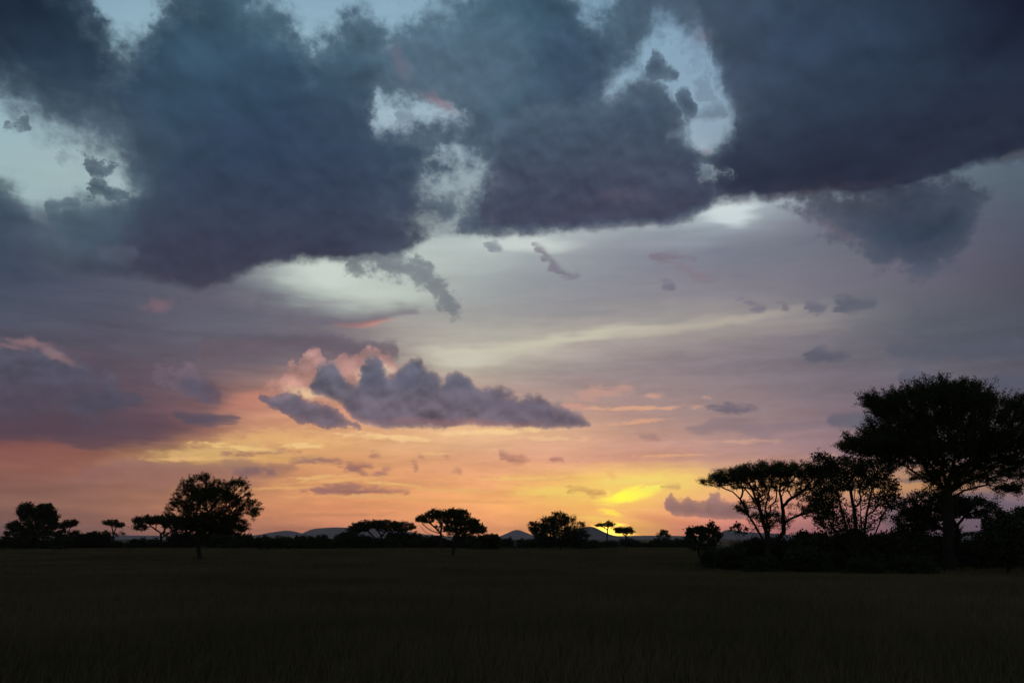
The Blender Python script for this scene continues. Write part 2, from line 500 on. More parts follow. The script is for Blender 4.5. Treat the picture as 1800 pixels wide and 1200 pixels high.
def layer(sky, top, bot, *a, **k):
    store = {}
    LAYERS.append((*extent(top + bot, 1.7, 1.4), lambda s: grouped('cloud', lambda t: layer_nodes(t, top, bot, *a, **k), s, store=store)))


def blob(sky, cx, cy, rx, ry, *a, **k):
    rot = a[5] if len(a) > 5 else k.get('rot', 0)
    r = R(rot)
    ex, ey = abs(rx * math.cos(r)) + abs(ry * math.sin(r)), abs(rx * math.sin(r)) + abs(ry * math.cos(r))
    store = {}
    LAYERS.append((*extent([(cx - ex, cy - ey), (cx + ex, cy + ey)], 1.4, 1.0), lambda s: grouped('veil', lambda t: blob_nodes(t, cx, cy, rx, ry, *a, **k), s, store=store)))


sky = None
# --- brighter patches in the high veil
sky = blob(sky, 570, 480, 120, 34, (206, 216, 208), 0.85, 0, 0.8)
sky = blob(sky, 660, 515, 150, 36, (198, 208, 198), 0.8, 0, 0.9)
sky = blob(sky, 930, 428, 120, 22, (206, 214, 210), 0.8, 0, 0.8)
sky = blob(sky, 1285, 372, 75, 26, (206, 218, 220), 0.95, 0, 0.7)
sky = blob(sky, 1000, 596, 330, 17, (206, 200, 180), 0.75, 0, 0.9, rot=7)
sky = blob(sky, 1230, 570, 260, 13, (190, 180, 164), 0.6, 0, 0.9, rot=6)
sky = blob(sky, 820, 625, 120, 22, (206, 202, 184), 0.8, 0, 0.9)
sky = blob(sky, 640, 572, 75, 10, (208, 140, 124), 0.75, 0, 0.8, rot=6)
sky = layer(sky, [(455, 520), (530, 535), (600, 555), (680, 552), (740, 545)], [(440, 548), (520, 572), (600, 580), (680, 566), (740, 552)],
            ((104, 106, 118), (108, 102, 116)), 's', (24, 12), 0.5, 0, 0.8, 0.08)
sky = layer(sky, [(350, 590), (560, 588), (640, 598), (700, 606)], [(350, 640), (560, 622), (640, 640), (700, 632)],
            ((92, 86, 102), (108, 94, 104)), 'p', (14, 18), 0.9, 0.4, 0.85, 0.08)

# --- low sun glow between the banks
sky = blob(sky, 1120, 856, 220, 36, (254, 206, 118), 0.40, 0, 0.9, 'l', rot=3, wisp=0.6)
sky = blob(sky, 980, 864, 110, 15, (255, 218, 112), 0.7, 0, 0.9, 'l', wisp=0.9)
sky = blob(sky, 1130, 843, 130, 10, (255, 226, 118), 0.8, 0, 0.9, 'l', rot=3, wisp=0.8)
sky = blob(sky, 1200, 851, 60, 12, (255, 220, 116), 0.6, 0, 0.9, 'l', wisp=0.8)
sky = blob(sky, 1108, 869, 66, 17, (278, 262, 92), 1.0, 0, 0.75, 'l', rot=12, wisp=0.7)
sky = blob(sky, 1090, 874, 40, 11, (285, 272, 84), 0.9, 0, 0.8, 'l', rot=8, wisp=0.5)
sky = blob(sky, 1145, 858, 40, 8, (262, 246, 110), 0.9, 0, 0.8, 'l', rot=12, wisp=0.7)
sky = blob(sky, 1074, 901, 26, 9, (300, 262, 96), 1.0, 0, 0.75, 'l', rot=-14, wisp=0.7)
sky = blob(sky, 1050, 911, 56, 5, (285, 230, 112), 0.8, 0, 0.8, 'l', rot=-6, wisp=0.9)
sky = blob(sky, 1072, 934, 95, 26, (320, 205, 96), 0.7, 0, 1.0)
sky = blob(sky, 1070, 935, 54, 19, (500, 420, 160), 1.0, 0, 0.9)
sky = blob(sky, 1085, 926, 70, 8, (285, 228, 104), 0.7, 0, 0.9, 'l', rot=-10, wisp=0.7)
sky = blob(sky, 1160, 912, 120, 13, (236, 150, 104), 0.55, 0, 0.9, 'l', rot=-8, wisp=0.6)
sky = blob(sky, 1086, 836, 12, 18, (240, 184, 116), 0.55, 0, 0.9)

# --- grey-mauve bank on the left and its lit under-edge
sky = blob(sky, 470, 768, 130, 22, (230, 178, 118), 0.7, 0, 1.0, 'l', rot=8, wisp=1.6)
sky = blob(sky, 370, 792, 140, 17, (226, 182, 120), 0.8, 0, 1.0, 'l', rot=8, wisp=1.0)
sky = blob(sky, 560, 775, 120, 14, (238, 186, 124), 0.6, 0, 1.0, 'l', rot=4, wisp=1.8)
sky = blob(sky, 440, 700, 70, 30, (200, 132, 112), 0.7, 0, 0.9, rot=20)
sky = layer(sky, [(-60, 604), (0, 604), (60, 610), (110, 626), (150, 640), (185, 644), (205, 662), (230, 690), (260, 705)],
            [(-60, 735), (0, 735), (60, 728), (120, 720), (150, 728), (200, 728), (230, 716), (260, 708)],
            ((86, 90, 106), (76, 76, 94)), 'p', (26, 50), 1.2, 1.6, 0.8, 0.3)
sky = blob(sky, 55, 600, 60, 8, (146, 114, 118), 0.7, 0, 1.0, 'p', 1.6)
sky = blob(sky, 95, 618, 56, 10, (146, 116, 120), 0.7, 0, 1.0, 'p', 1.6, -28)
sky = blob(sky, 20, 608, 44, 7, (140, 110, 116), 0.6, 0, 1.0, 'p', 1.6)
sky = layer(sky, [(165, 655), (182, 640), (200, 646), (210, 660)], [(165, 662), (185, 664), (210, 664)],
            ((116, 104, 116), (92, 90, 106)), 'p', (14, 14), 1.0, 1.6, 0.7, 0.2)
sky = layer(sky, [(100, 708), (140, 694), (190, 690), (230, 690), (262, 702)], [(100, 714), (140, 726), (190, 724), (230, 712), (262, 706)],
            ((72, 80, 98), (74, 78, 96)), 'p', (26, 16), 1.2, 0.8, 0.7, 0.14)
sky = layer(sky, [(268, 655), (285, 642), (300, 652), (318, 636), (330, 646), (352, 642), (362, 666), (380, 672), (388, 700)],
            [(268, 662), (300, 682), (330, 694), (352, 704), (370, 708), (388, 706)],
            ((132, 112, 120), (100, 90, 106)), 'p', (14, 24), 1.4, 2.0, 0.85, 0.3)
sky = layer(sky, [(315, 664), (340, 656), (362, 680), (372, 696)], [(315, 676), (340, 690), (356, 702), (372, 698)],
            ((86, 88, 106), (88, 84, 102)), 'p', (24, 20), 1.0, 1.2, 0.75, 0.16)
sky = blob(sky, 276, 537, 34, 18, (138, 106, 114), 0.55, 0, 1.1, 'p', 1.8, 25)
sky = layer(sky, [(305, 732), (330, 722), (362, 722), (395, 732), (436, 741)], [(305, 736), (340, 745), (385, 748), (436, 744)],
            ((88, 88, 104), (86, 82, 98)), 's', (9, 5), 0.3, 0, 0.9, 0.06)
sky = layer(sky, [(-60, 690), (0, 690), (150, 700), (280, 735), (370, 730)], [(-60, 776), (0, 777), (130, 782), (190, 790), (250, 772), (370, 738)],
            ((86, 76, 90), (84, 68, 80)), 's', (80, 14), 0.4, 0, 0.75, 0.06)

# --- warm low bands on the left
sky = layer(sky, [(150, 822), (220, 812), (300, 810), (400, 812), (470, 818), (520, 822)],
            [(150, 852), (220, 856), (300, 858), (400, 852), (470, 842), (520, 828)],
            ((142, 104, 104), (150, 106, 98)), 's', (12, 22), 0.5, 0, 0.75, 0.1)
sky = layer(sky, [(390, 806), (420, 802), (450, 812), (500, 818)], [(390, 812), (420, 826), (450, 822), (500, 820)],
            ((142, 108, 108), (150, 112, 106)), 'p', (8, 8), 0.5, 0, 0.7, 0.06)
for top, bot, cs in (
    ([(388, 797), (430, 795), (480, 791), (515, 791), (532, 795)], [(388, 799), (430, 799), (480, 797), (515, 796), (532, 797)], ((150, 106, 100), (146, 100, 98))),
    ([(505, 809), (535, 806), (554, 804), (558, 797), (566, 801), (590, 808), (606, 810)], [(505, 811), (535, 813), (560, 814), (590, 813), (606, 811)], ((146, 104, 104), (134, 98, 104))),
    ([(404, 826), (430, 825), (455, 823), (462, 827)], [(404, 829), (430, 836), (455, 834), (462, 831)], ((126, 102, 108), (128, 98, 102))),
    ([(466, 824), (478, 822), (486, 827)], [(466, 832), (478, 836), (486, 833)], ((132, 104, 108), (134, 102, 104))),
    ([(598, 822), (622, 812), (645, 816), (660, 820)], [(598, 824), (618, 828), (640, 822), (660, 822)], ((166, 116, 106), (168, 114, 102))),
    ([(606, 818), (622, 817), (640, 828), (650, 836)], [(606, 822), (622, 830), (640, 838), (650, 838)], ((156, 110, 104), (150, 104, 102))),
    ([(650, 832), (665, 829), (684, 832)], [(650, 835), (665, 838), (684, 835)], ((158, 112, 104), (152, 104, 102))),
    ([(644, 798), (660, 796), (672, 804)], [(644, 800), (660, 804), (672, 806)], ((172, 118, 108), (170, 116, 104))),
    ([(670, 822), (680, 820), (690, 824)], [(670, 823), (680, 825), (690, 826)], ((178, 122, 108), (172, 118, 104))),
    ([(550, 864), (562, 852), (585, 849), (620, 852), (660, 857), (690, 862), (722, 864)], [(550, 867), (580, 870), (640, 870), (690, 868), (722, 866)], ((152, 108, 106), (146, 100, 102))),
    ([(524, 862), (532, 859), (545, 864)], [(524, 865), (532, 868), (545, 866)], ((176, 122, 106), (172, 116, 102))),
    ([(876, 792), (884, 791), (892, 799), (905, 798), (930, 808)], [(876, 796), (884, 806), (905, 816), (930, 814)], ((176, 124, 112), (186, 128, 110))),
    ([(734, 800), (740, 798), (748, 806)], [(734, 806), (740, 808), (748, 808)], ((180, 128, 112), (178, 122, 106))),
    ([(724, 816), (732, 812), (738, 822)], [(724, 818), (732, 826), (738, 827)], ((176, 122, 108), (170, 116, 104))),
    ([(774, 797), (784, 797), (792, 806)], [(774, 799), (784, 804), (792, 808)], ((184, 130, 114), (182, 126, 108))),
    ([(788, 824), (800, 822), (814, 830)], [(788, 826), (800, 832), (814, 832)], ((180, 126, 108), (176, 120, 104))),
    ([(968, 806), (980, 804), (996, 809)], [(968, 808), (980, 810), (996, 811)], ((182, 128, 112), (178, 122, 106))),
    ([(1122, 768), (1140, 765), (1162, 771)], [(1122, 770), (1140, 773), (1162, 773)], ((160, 126, 126), (162, 124, 122))),
    ([(995, 860), (1020, 857), (1045, 862), (1068, 866)], [(995, 863), (1020, 866), (1045, 870), (1068, 869)], ((214, 156, 96), (206, 146, 90))),
    ([(1162, 854), (1180, 851), (1200, 855)], [(1162, 857), (1180, 859), (1200, 857)], ((206, 160, 108), (200, 150, 100))),
    ([(1244, 714), (1262, 709), (1290, 709), (1310, 713), (1334, 716)], [(1244, 720), (1265, 727), (1300, 727), (1334, 719)], ((100, 98, 114), (104, 98, 112))),
    ([(1412, 618), (1440, 613), (1465, 616), (1496, 624)], [(1412, 630), (1440, 636), (1465, 634), (1496, 628)], ((86, 90, 108), (88, 90, 106))),
    ([(1468, 524), (1490, 520), (1512, 526), (1542, 526)], [(1468, 545), (1490, 553), (1512, 546), (1542, 540)], ((88, 94, 110), (92, 96, 112))),
    ([(1300, 524), (1318, 526), (1336, 536), (1350, 540)], [(1300, 528), (1318, 540), (1336, 548), (1350, 544)], ((120, 116, 128), (116, 112, 126))),
    ([(1368, 534), (1380, 530), (1388, 542)], [(1368, 538), (1380, 550), (1388, 548)], ((112, 110, 124), (110, 108, 122))),
    ([(1416, 534), (1436, 530), (1454, 540)], [(1416, 540), (1436, 552), (1454, 546)], ((104, 104, 120), (102, 102, 118))),
    ([(1605, 540), (1615, 538), (1624, 543)], [(1605, 543), (1615, 549), (1624, 545)], ((94, 98, 112), (94, 96, 110))),
    ([(1158, 494), (1174, 492), (1190, 504)], [(1158, 498), (1174, 508), (1190, 510)], ((116, 112, 126), (112, 108, 124))),
    ([(938, 430), (952, 432), (972, 456), (996, 476), (1020, 482)], [(938, 440), (952, 452), (972, 476), (996, 490), (1020, 488)], ((124, 120, 134), (118, 112, 128))),
    ([(1142, 446), (1165, 444), (1200, 448), (1226, 452)], [(1142, 450), (1160, 464), (1190, 456), (1226, 458)], ((130, 116, 130), (126, 114, 128))),
    ([(852, 420), (866, 420), (884, 440)], [(852, 432), (866, 444), (884, 444)], ((134, 144, 152), (128, 136, 146))),
):
    sky = layer(sky, top, bot, cs, 'l', (15, 9), 2.0, 0.0, 0.95, 0.1)
sky = blob(sky, 1215, 478, 70, 12, (134, 118, 130), 0.5, 0, 0.9, 'p', 1.4, -30)
# thin lit streaks right of the cumulus
for cx, cy, rx, ry, rot, c in ((1110, 717, 110, 3.2, 0, (222, 168, 138)), (1120, 741, 60, 3, 5, (220, 166, 134)), (1060, 690, 60, 9, 8, (196, 152, 140)),
                               (1143, 695, 24, 4.5, 0, (206, 160, 142)), (1240, 699, 14, 2.5, 0, (186, 148, 140)), (600, 843, 90, 3.2, 5, (240, 182, 116)),
                               (770, 797, 34, 2.6, 0, (240, 186, 130)), (500, 857, 50, 3, 2, (236, 176, 112)), (800, 862, 80, 3, -2, (246, 186, 116)),
                               (1350, 806, 110, 3, 1, (204, 152, 130)), (1010, 715, 30, 6, 0, (206, 156, 140)), (640, 872, 130, 2.5, 0, (240, 178, 116)), (430, 787, 60, 4, -4, (244, 200, 130)), (530, 783, 50, 3.5, 2, (246, 204, 138)), (690, 768, 90, 4, -3, (250, 206, 146)),
                               (860, 759, 110, 4, 2, (252, 210, 152)), (960, 770, 90, 3, -2, (240, 192, 146)), (690, 850, 60, 2.5, -6, (246, 192, 120)), (560, 838, 70, 2.5, 4, (238, 186, 120)), (930, 840, 90, 3, 1, (250, 200, 120)),
                               (330, 806, 70, 3, 2, (232, 184, 122)), (1180, 800, 70, 3, 1, (228, 172, 130)), (1290, 776, 80, 3, -1, (206, 160, 140)), (800, 880, 120, 3, -1, (246, 176, 108)), (560, 905, 140, 4, 1, (226, 150, 106))):
    sky = blob(sky, cx, cy, rx * 1.2, ry * 1.7, c, 0.9, 0, 0.8, 'l', 1.6, rot)
# mauve bars right
sky = layer(sky, [(1190, 752), (1250, 740), (1330, 734), (1420, 734), (1500, 730), (1560, 735)], [(1190, 758), (1250, 762), (1330, 762), (1420, 756), (1500, 750), (1560, 752)],
            ((128, 114, 124), (136, 118, 126)), 's', (9, 9), 0.9, 0, 0.75, 0.08)
sky = layer(sky, [(1450, 735), (1480, 726), (1520, 722), (1560, 730)], [(1450, 745), (1480, 752), (1520, 752), (1560, 748)],
            ((92, 94, 110), (94, 96, 112)), 'p', (10, 10), 0.8, 0.4, 0.8, 0.08)
sky = layer(sky, [(1560, 608), (1640, 600), (1700, 592), (1800, 600)], [(1560, 622), (1640, 628), (1700, 632), (1800, 632)],
            ((80, 88, 104), (84, 88, 104)), 'p', (18, 18), 1.2, 0.3, 0.7, 0.08)
sky = layer(sky, [(1575, 662), (1600, 650), (1640, 656), (1660, 670)], [(1575, 670), (1600, 678), (1640, 676), (1660, 676)],
            ((88, 92, 108), (92, 94, 110)), 'p', (12, 12), 1.0, 0.3, 0.75, 0.08)
sky = layer(sky, [(1735, 668), (1760, 656), (1800, 660), (1830, 670)], [(1735, 680), (1760, 690), (1800, 690), (1830, 684)],
            ((78, 84, 102), (82, 86, 104)), 'p', (14, 14), 1.0, 0.3, 0.7, 0.08)
sky = layer(sky, [(1260, 822), (1300, 816), (1360, 806), (1420, 800), (1490, 800)], [(1260, 826), (1300, 824), (1360, 822), (1420, 812), (1490, 806)],
            ((158, 124, 122), (166, 126, 120)), 's', (8, 6), 0.8, 0, 0.7, 0.08)
# small cumulus low on the right, and the bank behind the big tree
sky = layer(sky, [(1174, 872), (1182, 871), (1190, 878), (1206, 874), (1220, 884), (1238, 884), (1246, 866), (1258, 862), (1270, 878), (1286, 880), (1310, 888), (1340, 892), (1380, 898)],
            [(1174, 902), (1190, 908), (1220, 908), (1250, 910), (1310, 910), (1380, 910)],
            ((162, 122, 116), (158, 118, 114)), 'p', (6, 5), 0.8, 2.6, 0.95, 0.2, flat=True)
sky = layer(sky, [(1560, 880), (1578, 868), (1594, 884), (1640, 900), (1690, 868), (1720, 862), (1745, 872), (1760, 880), (1800, 884), (1860, 880)],
            [(1560, 930), (1640, 930), (1720, 926), (1800, 926), (1860, 926)],
            ((92, 90, 106), (120, 98, 106)), 'p', (8, 26), 0.8, 2.2, 0.85, 0.2)
sky = layer(sky, [(1565, 846), (1600, 842), (1640, 844), (1670, 850)], [(1565, 848), (1600, 852), (1640, 852), (1670, 852)],
            ((120, 104, 110), (124, 104, 106)), 's', (6, 4), 0.6, 0, 0.8, 0.05)

# --- the sunset cumulus
sky = layer(sky, [(452, 682), (462, 668), (482, 660), (496, 664), (514, 636), (532, 640), (537, 612), (566, 612), (566, 636), (590, 630), (620, 616), (650, 618), (690, 626), (702, 640)],
            [(452, 688), (480, 696), (520, 702), (560, 704), (600, 704), (650, 690), (702, 668)],
            ((180, 136, 130), (194, 144, 130)), 'p', (9, 18), 3.0, 3.0, 0.75, 0.4)
sky = blob(sky, 548, 692, 46, 12, (238, 202, 160), 0.8, 0, 0.8, 'p', 1.1, -8)
sky = blob(sky, 676, 652, 26, 17, (222, 196, 172), 0.85, 0, 0.8, 'p', 1.2)
sky = blob(sky, 632, 665, 10, 26, (214, 176, 152), 0.8, 0, 0.9, 'p', 1.0)
sky = blob(sky, 610, 730, 26, 12, (222, 156, 128), 0.9, 0, 0.8, 'p', 1.0, -35)
sky = layer(sky, [(452, 686), (470, 688), (492, 692), (520, 690), (546, 702), (570, 708), (600, 728), (640, 750)],
            [(452, 690), (470, 712), (500, 728), (520, 741), (560, 749), (600, 755), (640, 754)],
            ((100, 98, 116), (108, 96, 110)), 'p', (8, 6), 1.2, 2.6, 0.97, 0.3)
sky = layer(sky, [(546, 668), (552, 652), (562, 640), (574, 634), (586, 634), (596, 642), (603, 655), (612, 664), (622, 672), (630, 668), (633, 648), (639, 633), (649, 625), (660, 625), (670, 632), (677, 646), (686, 658), (696, 656),
                  (704, 645), (714, 640), (719, 627), (727, 620), (736, 621), (742, 633), (753, 641), (763, 651), (772, 664), (780, 673), (785, 664), (791, 655), (803, 650), (817, 653), (829, 662), (838, 676), (850, 683),
                  (860, 680), (872, 676), (886, 681), (898, 691), (914, 695), (928, 690), (943, 691), (956, 701), (968, 705), (982, 706), (996, 712), (1010, 722), (1024, 734), (1034, 745)],
            [(546, 690), (570, 700), (600, 716), (622, 736), (650, 745), (685, 753), (740, 752), (780, 751), (830, 746), (880, 747), (930, 751), (990, 753), (1034, 748)],
            ((99, 102, 118), (112, 100, 113)), 'p', (10, 6), 0.5, 1.8, 1.0, 0.34, (138, 122, 128), 1.0, True)
sky = blob(sky, 800, 742, 220, 9, (150, 108, 112), 0.5, 0, 0.9, 'p', 0.6)
sky = blob(sky, 720, 672, 34, 22, (90, 92, 112), 0.6, 0, 0.9, 'p', 0.8)
sky = blob(sky, 655, 668, 30, 28, (92, 92, 112), 0.6, 0, 0.9, 'p', 0.8)
sky = blob(sky, 810, 672, 26, 20, (96, 96, 114), 0.6, 0, 0.9, 'p', 0.8)
sky = blob(sky, 880, 715, 110, 18, (114, 106, 122), 0.6, 0, 0.9, 'p', 0.8)
sky = blob(sky, 780, 700, 30, 12, (116, 104, 118), 0.6, 0, 0.9, 'p', 0.8)

# --- the dark deck overhead, with its holes
HOLES = (
    # top, bottom, warp, soft, wisp, puff, opacity
    ([(168, -40), (230, -60), (285, -40)], [(168, 10), (185, 44), (205, 84), (226, 96), (250, 78), (268, 50), (285, 10)], 'r', (48, 57), 1.20, -0.4, 0.95),
    ([(425, -40), (600, -60), (835, -40)], [(425, 0), (450, 8), (482, 0), (508, 30), (530, 66), (556, 84), (574, 78), (584, 38), (606, 14), (640, 22), (670, 34), (692, 70), (708, 82), (722, 44), (745, 26), (790, 14), (835, -6)], 'r', (44, 50), 1.52, -0.3, 0.95),
    ([(-300, 120), (0, 166), (40, 190), (78, 216), (120, 234), (152, 246), (180, 250), (206, 262), (222, 300), (240, 330)],
     [(-300, 290), (0, 316), (28, 332), (48, 366), (66, 392), (84, 400), (92, 362), (112, 352), (140, 360), (156, 348), (176, 356), (206, 362), (222, 356), (240, 344)], 'p', (57, 33), 1.04, -0.7, 0.95),
    ([(52, 376), (70, 372), (90, 388), (104, 398)], [(52, 384), (70, 396), (90, 404), (104, 406)], 'p', (11, 11), 0.48, 0, 0.80),
    ([(655, 172), (672, 165), (690, 170), (712, 178), (735, 176), (760, 180), (790, 186), (822, 203)], [(655, 200), (664, 226), (682, 234), (700, 222), (718, 220), (742, 212), (758, 228), (768, 222), (785, 208), (822, 206)], 'r', (33, 33), 1.28, -0.3, 0.95),
    ([(752, 320), (768, 284), (790, 266), (815, 266), (840, 280), (858, 280), (870, 316)], [(752, 336), (768, 350), (790, 364), (820, 362), (850, 350), (870, 330)], 'r', (61, 55), 2.40, -0.5, 0.80),
    ([(722, 390), (740, 384), (770, 384), (805, 372), (820, 376)], [(722, 400), (740, 432), (770, 440), (790, 420), (820, 390)], 'r', (48, 44), 2.08, -0.4, 0.75),
    ([(1010, -40), (1040, -50), (1100, -40)], [(1010, 0), (1025, 40), (1040, 46), (1060, 18), (1080, 8), (1100, -4)], 'r', (48, 52), 1.44, -0.3, 0.90),
    ([(1050, 168), (1064, 142), (1084, 122), (1108, 112), (1126, 96), (1134, 50), (1146, 40), (1178, 36), (1206, 46), (1228, 56), (1250, 74), (1256, 118), (1270, 160), (1292, 178), (1300, 214)],
     [(1050, 182), (1064, 180), (1084, 164), (1108, 150), (1130, 140), (1160, 142), (1186, 162), (1196, 214), (1222, 262), (1240, 280), (1262, 266), (1276, 236), (1300, 220)], 'p', (48, 26), 1.36, -0.6, 0.95),
    ([(1164, 238), (1180, 226), (1200, 214), (1220, 220)], [(1164, 242), (1180, 242), (1200, 250), (1220, 262)], 'p', (19, 15), 0.72, -0.5, 0.95),
    ([(1222, 296), (1240, 292), (1264, 300), (1284, 306)], [(1222, 312), (1240, 320), (1264, 308), (1284, 312)], 'r', (13, 13), 1.28, 0, 0.80),
)
# scud inside the holes
SCUD = (
    ([(1134, 128), (1143, 92), (1154, 86), (1166, 106), (1190, 126)], [(1134, 138), (1156, 142), (1190, 138)], 'p', (13, 12), 1.5, 1.4, 0.95),
    ([(1190, 160), (1202, 148), (1216, 168), (1226, 196)], [(1190, 196), (1204, 218), (1216, 216), (1226, 206)], 'p', (16, 14), 1.7, 1.0, 0.95),
    ([(1212, 196), (1250, 188), (1282, 196)], [(1212, 210), (1250, 216), (1282, 210)], 'l', (20, 18), 2.0, 0, 0.6),
    ([(1180, 60), (1215, 70), (1240, 110)], [(1180, 84), (1210, 120), (1240, 130)], 'r', (30, 30), 2.4, 0, 0.35),
    ([(1225, 140), (1250, 130), (1275, 170)], [(1225, 170), (1250, 186), (1275, 186)], 'r', (28, 28), 2.4, 0, 0.4),
    ([(148, 258), (162, 264), (182, 276), (204, 284), (222, 292)], [(148, 296), (162, 312), (184, 310), (204, 298), (222, 300)], 'r', (14, 14), 1.6, 0.8, 1.0),
    ([(148, 312), (166, 308), (186, 322), (210, 330), (230, 338)], [(148, 346), (166, 356), (184, 360), (210, 356), (230, 354)], 'r', (14, 14), 1.6, 0.8, 1.0),
    ([(84, 352), (100, 350), (118, 350), (132, 344), (142, 352)], [(84, 372), (100, 380), (118, 376), (142, 372)], 'p', (10, 10), 1.0, 1.4, 1.0),
    ([(12, 232), (34, 206), (52, 200), (66, 218)], [(12, 238), (36, 240), (52, 236), (66, 228)], 'r', (14, 14), 2.2, 0, 0.9),
    ([(100, 270), (120, 262), (140, 280)], [(100, 286), (120, 288), (140, 288)], 'r', (22, 22), 2.4, 0, 0.4),
    ([(698, 190), (710, 186), (724, 192), (732, 198)], [(698, 218), (712, 222), (724, 220), (732, 214)], 'p', (18, 18), 1.4, 0.4, 0.6),
)


def masked(item, store, hole=False):
    top, bot, w, soft, wisp, puff, op = item
    f = opening if hole else alpha
    return grouped('mask', lambda: f(band(top, bot, w, soft), wisp, puff) * op, None, 'Float', store)


def deck_main():
    d_main = band([(-500, -900), (900, -900), (2300, -900)],
                  [(-500, 515), (0, 500), (60, 492), (150, 484), (225, 486), (262, 482), (300, 494), (338, 508), (370, 502), (400, 492), (450, 474), (490, 462), (560, 455), (650, 453), (715, 444), (745, 425),
                   (765, 408), (800, 412), (860, 410), (950, 407), (1050, 402), (1120, 398), (1200, 390), (1232, 374), (1262, 356), (1300, 350), (1350, 346), (1420, 344), (1500, 340), (1600, 330), (1680, 302), (1730, 288), (1800, 272), (2300, 180)],
                  'p', (60, 22), open_ends=True)
    d_main = d_main * maprange(AZ, px2ae(330, 480)[0], px2ae(180, 480)[0], 1.0, 0.36)
    d_hang = band([(1370, 335), (1450, 320), (1600, 300), (1690, 310), (1722, 330)],
                  [(1370, 350), (1420, 385), (1470, 408), (1512, 440), (1530, 466), (1570, 470), (1610, 478), (1650, 470), (1690, 462), (1712, 420), (1722, 390)], 'p', (44, 34))
    d_tail = band([(600, 452), (690, 440), (730, 450), (760, 476), (790, 510), (812, 540), (822, 556)],
                  [(600, 470), (650, 474), (700, 486), (740, 506), (764, 530), (790, 554), (822, 560)], 'r', (22, 22))
    a_deck = alpha(d_main, 0.5, 0.3, solid=True).max(alpha(d_hang, 1.2, 1.4) * 1.0).max(alpha(d_tail, 2.2, 0.3) * 0.85)
    return a_deck


def deck_nodes(sky, cell):
    """the dark deck as seen in one cell of the sky: only the holes and scud that reach into it"""
    a_deck = grouped('deck', deck_main, None, 'Float', DECK_STORE)
    keep = None
    for item, store in zip(HOLES, HOLE_STORE):
        if overlaps(extent(item[0] + item[1], 1.6 + item[3][0] * 0.045, 1.3 + item[3][1] * 0.045), cell):
            g = 1.0 - masked(item, store, True)
            keep = g if keep is None else keep * g
    if keep is not None:
        for item, store in zip(SCUD, SCUD_STORE):
            if overlaps(extent(item[0] + item[1], 1.8, 1.5), cell):
                keep = keep.max(masked(item, store))
        a_deck = a_deck * keep
    deck_c = zone_grid(DECK, deck_els, 'd', cell)
    return mixc(a_deck, sky, shade(deck_c, FIELDS['relief d'] * uniq(0.50)))


DECK_STORE = {}
HOLE_STORE = [{} for _ in HOLES]
SCUD_STORE = [{} for _ in SCUD]
LAYERS.append((-90, 90, 12.6, 90, 'deck'))
# separate masses of the deck, one in front of the other
sky = layer(sky, [(180, 470), (225, 410), (270, 330), (330, 262), (420, 228), (560, 232), (670, 246), (735, 310), (756, 400)], [(180, 478), (225, 482), (262, 480), (300, 492), (338, 506), (370, 500), (450, 472), (490, 460), (560, 453), (650, 451), (715, 442), (756, 420)],
            ((52, 69, 92), (58, 60, 78)), 'p', (110, 26), 0.6, 0.4, 0.7, 0.14)
sky = layer(sky, [(800, 400), (845, 330), (862, 260), (885, 214), (950, 186), (1052, 184), (1078, 172), (1105, 152), (1130, 142), (1165, 146), (1190, 170), (1188, 212), (1205, 240), (1240, 286), (1262, 330)],
            [(800, 408), (825, 409), (860, 408), (950, 405), (1050, 400), (1120, 396), (1200, 388), (1232, 372), (1262, 352)],
            ((70, 86, 106), (64, 68, 87)), 'p', (46, 14), 0.7, 0.9, 0.8, 0.2, (84, 100, 118), 1.0)
sky = layer(sky, [(1252, 262), (1290, 232), (1340, 190), (1440, 150), (1600, 130), (1800, 110), (2200, 90)], [(1252, 344), (1300, 348), (1350, 344), (1420, 342), (1500, 338), (1600, 328), (1680, 300), (1730, 286), (1800, 270), (2200, 190)],
            ((46, 60, 82), (38, 43, 60)), 'p', (100, 30), 0.6, 0.4, 0.7, 0.14)
sky = layer(sky, [(700, 60), (740, 20), (820, 4), (900, 6), (940, 60)], [(700, 120), (740, 160), (800, 182), (880, 180), (940, 120)],
            ((84, 108, 128), (84, 102, 120)), 'p', (70, 60), 0.9, 0.8, 0.55, 0.2)
sky = layer(sky, [(950, 70), (990, 10), (1040, 40), (1070, 60), (1100, 100)], [(950, 120), (1000, 170), (1050, 172), (1100, 112)],
            ((58, 78, 100), (58, 76, 98)), 'p', (60, 50), 0.7, 0.8, 0.5, 0.2)
# warm touches on the deck: rosy under-edges and a lit patch beside the upper hole
for cx, cy, rx, ry, rot, c, op in ((772, 180, 60, 14, -22, (140, 112, 124), 0.6), (705, 110, 20, 50, 30, (112, 104, 122), 0.45), (1228, 66, 30, 26, 0, (110, 106, 124), 0.5),
                                   (1400, 342, 190, 10, 1, (74, 68, 84), 0.45), (1238, 266, 16, 10, 0, (160, 148, 158), 0.5), (1090, 345, 80, 20, 0, (90, 86, 104), 0.5),
                                   (1110, 396, 140, 8, 2, (98, 92, 108), 0.4), (1470, 405, 90, 12, -32, (112, 102, 116), 0.4), (860, 408, 110, 7, 0, (76, 74, 92), 0.5),
                                   (1790, 272, 50, 9, 12, (92, 90, 102), 0.5), (300, 490, 110, 12, 0, (66, 62, 80), 0.5)):
    sky = blob(sky, cx, cy, rx, ry, c, op, -0.1, 1.1, 'p', 0.9, rot)
sky = layer(sky, [(170, 432), (190, 428), (220, 434), (244, 448)], [(170, 440), (185, 462), (210, 466), (244, 452)], ((92, 102, 116), (90, 98, 112)), 'p', (24, 24), 1.6, 0.4, 0.5, 0.1)

# --- assemble: the sky is cut into cells so that a ray only evaluates the clouds near it
GRID_STORE = {}


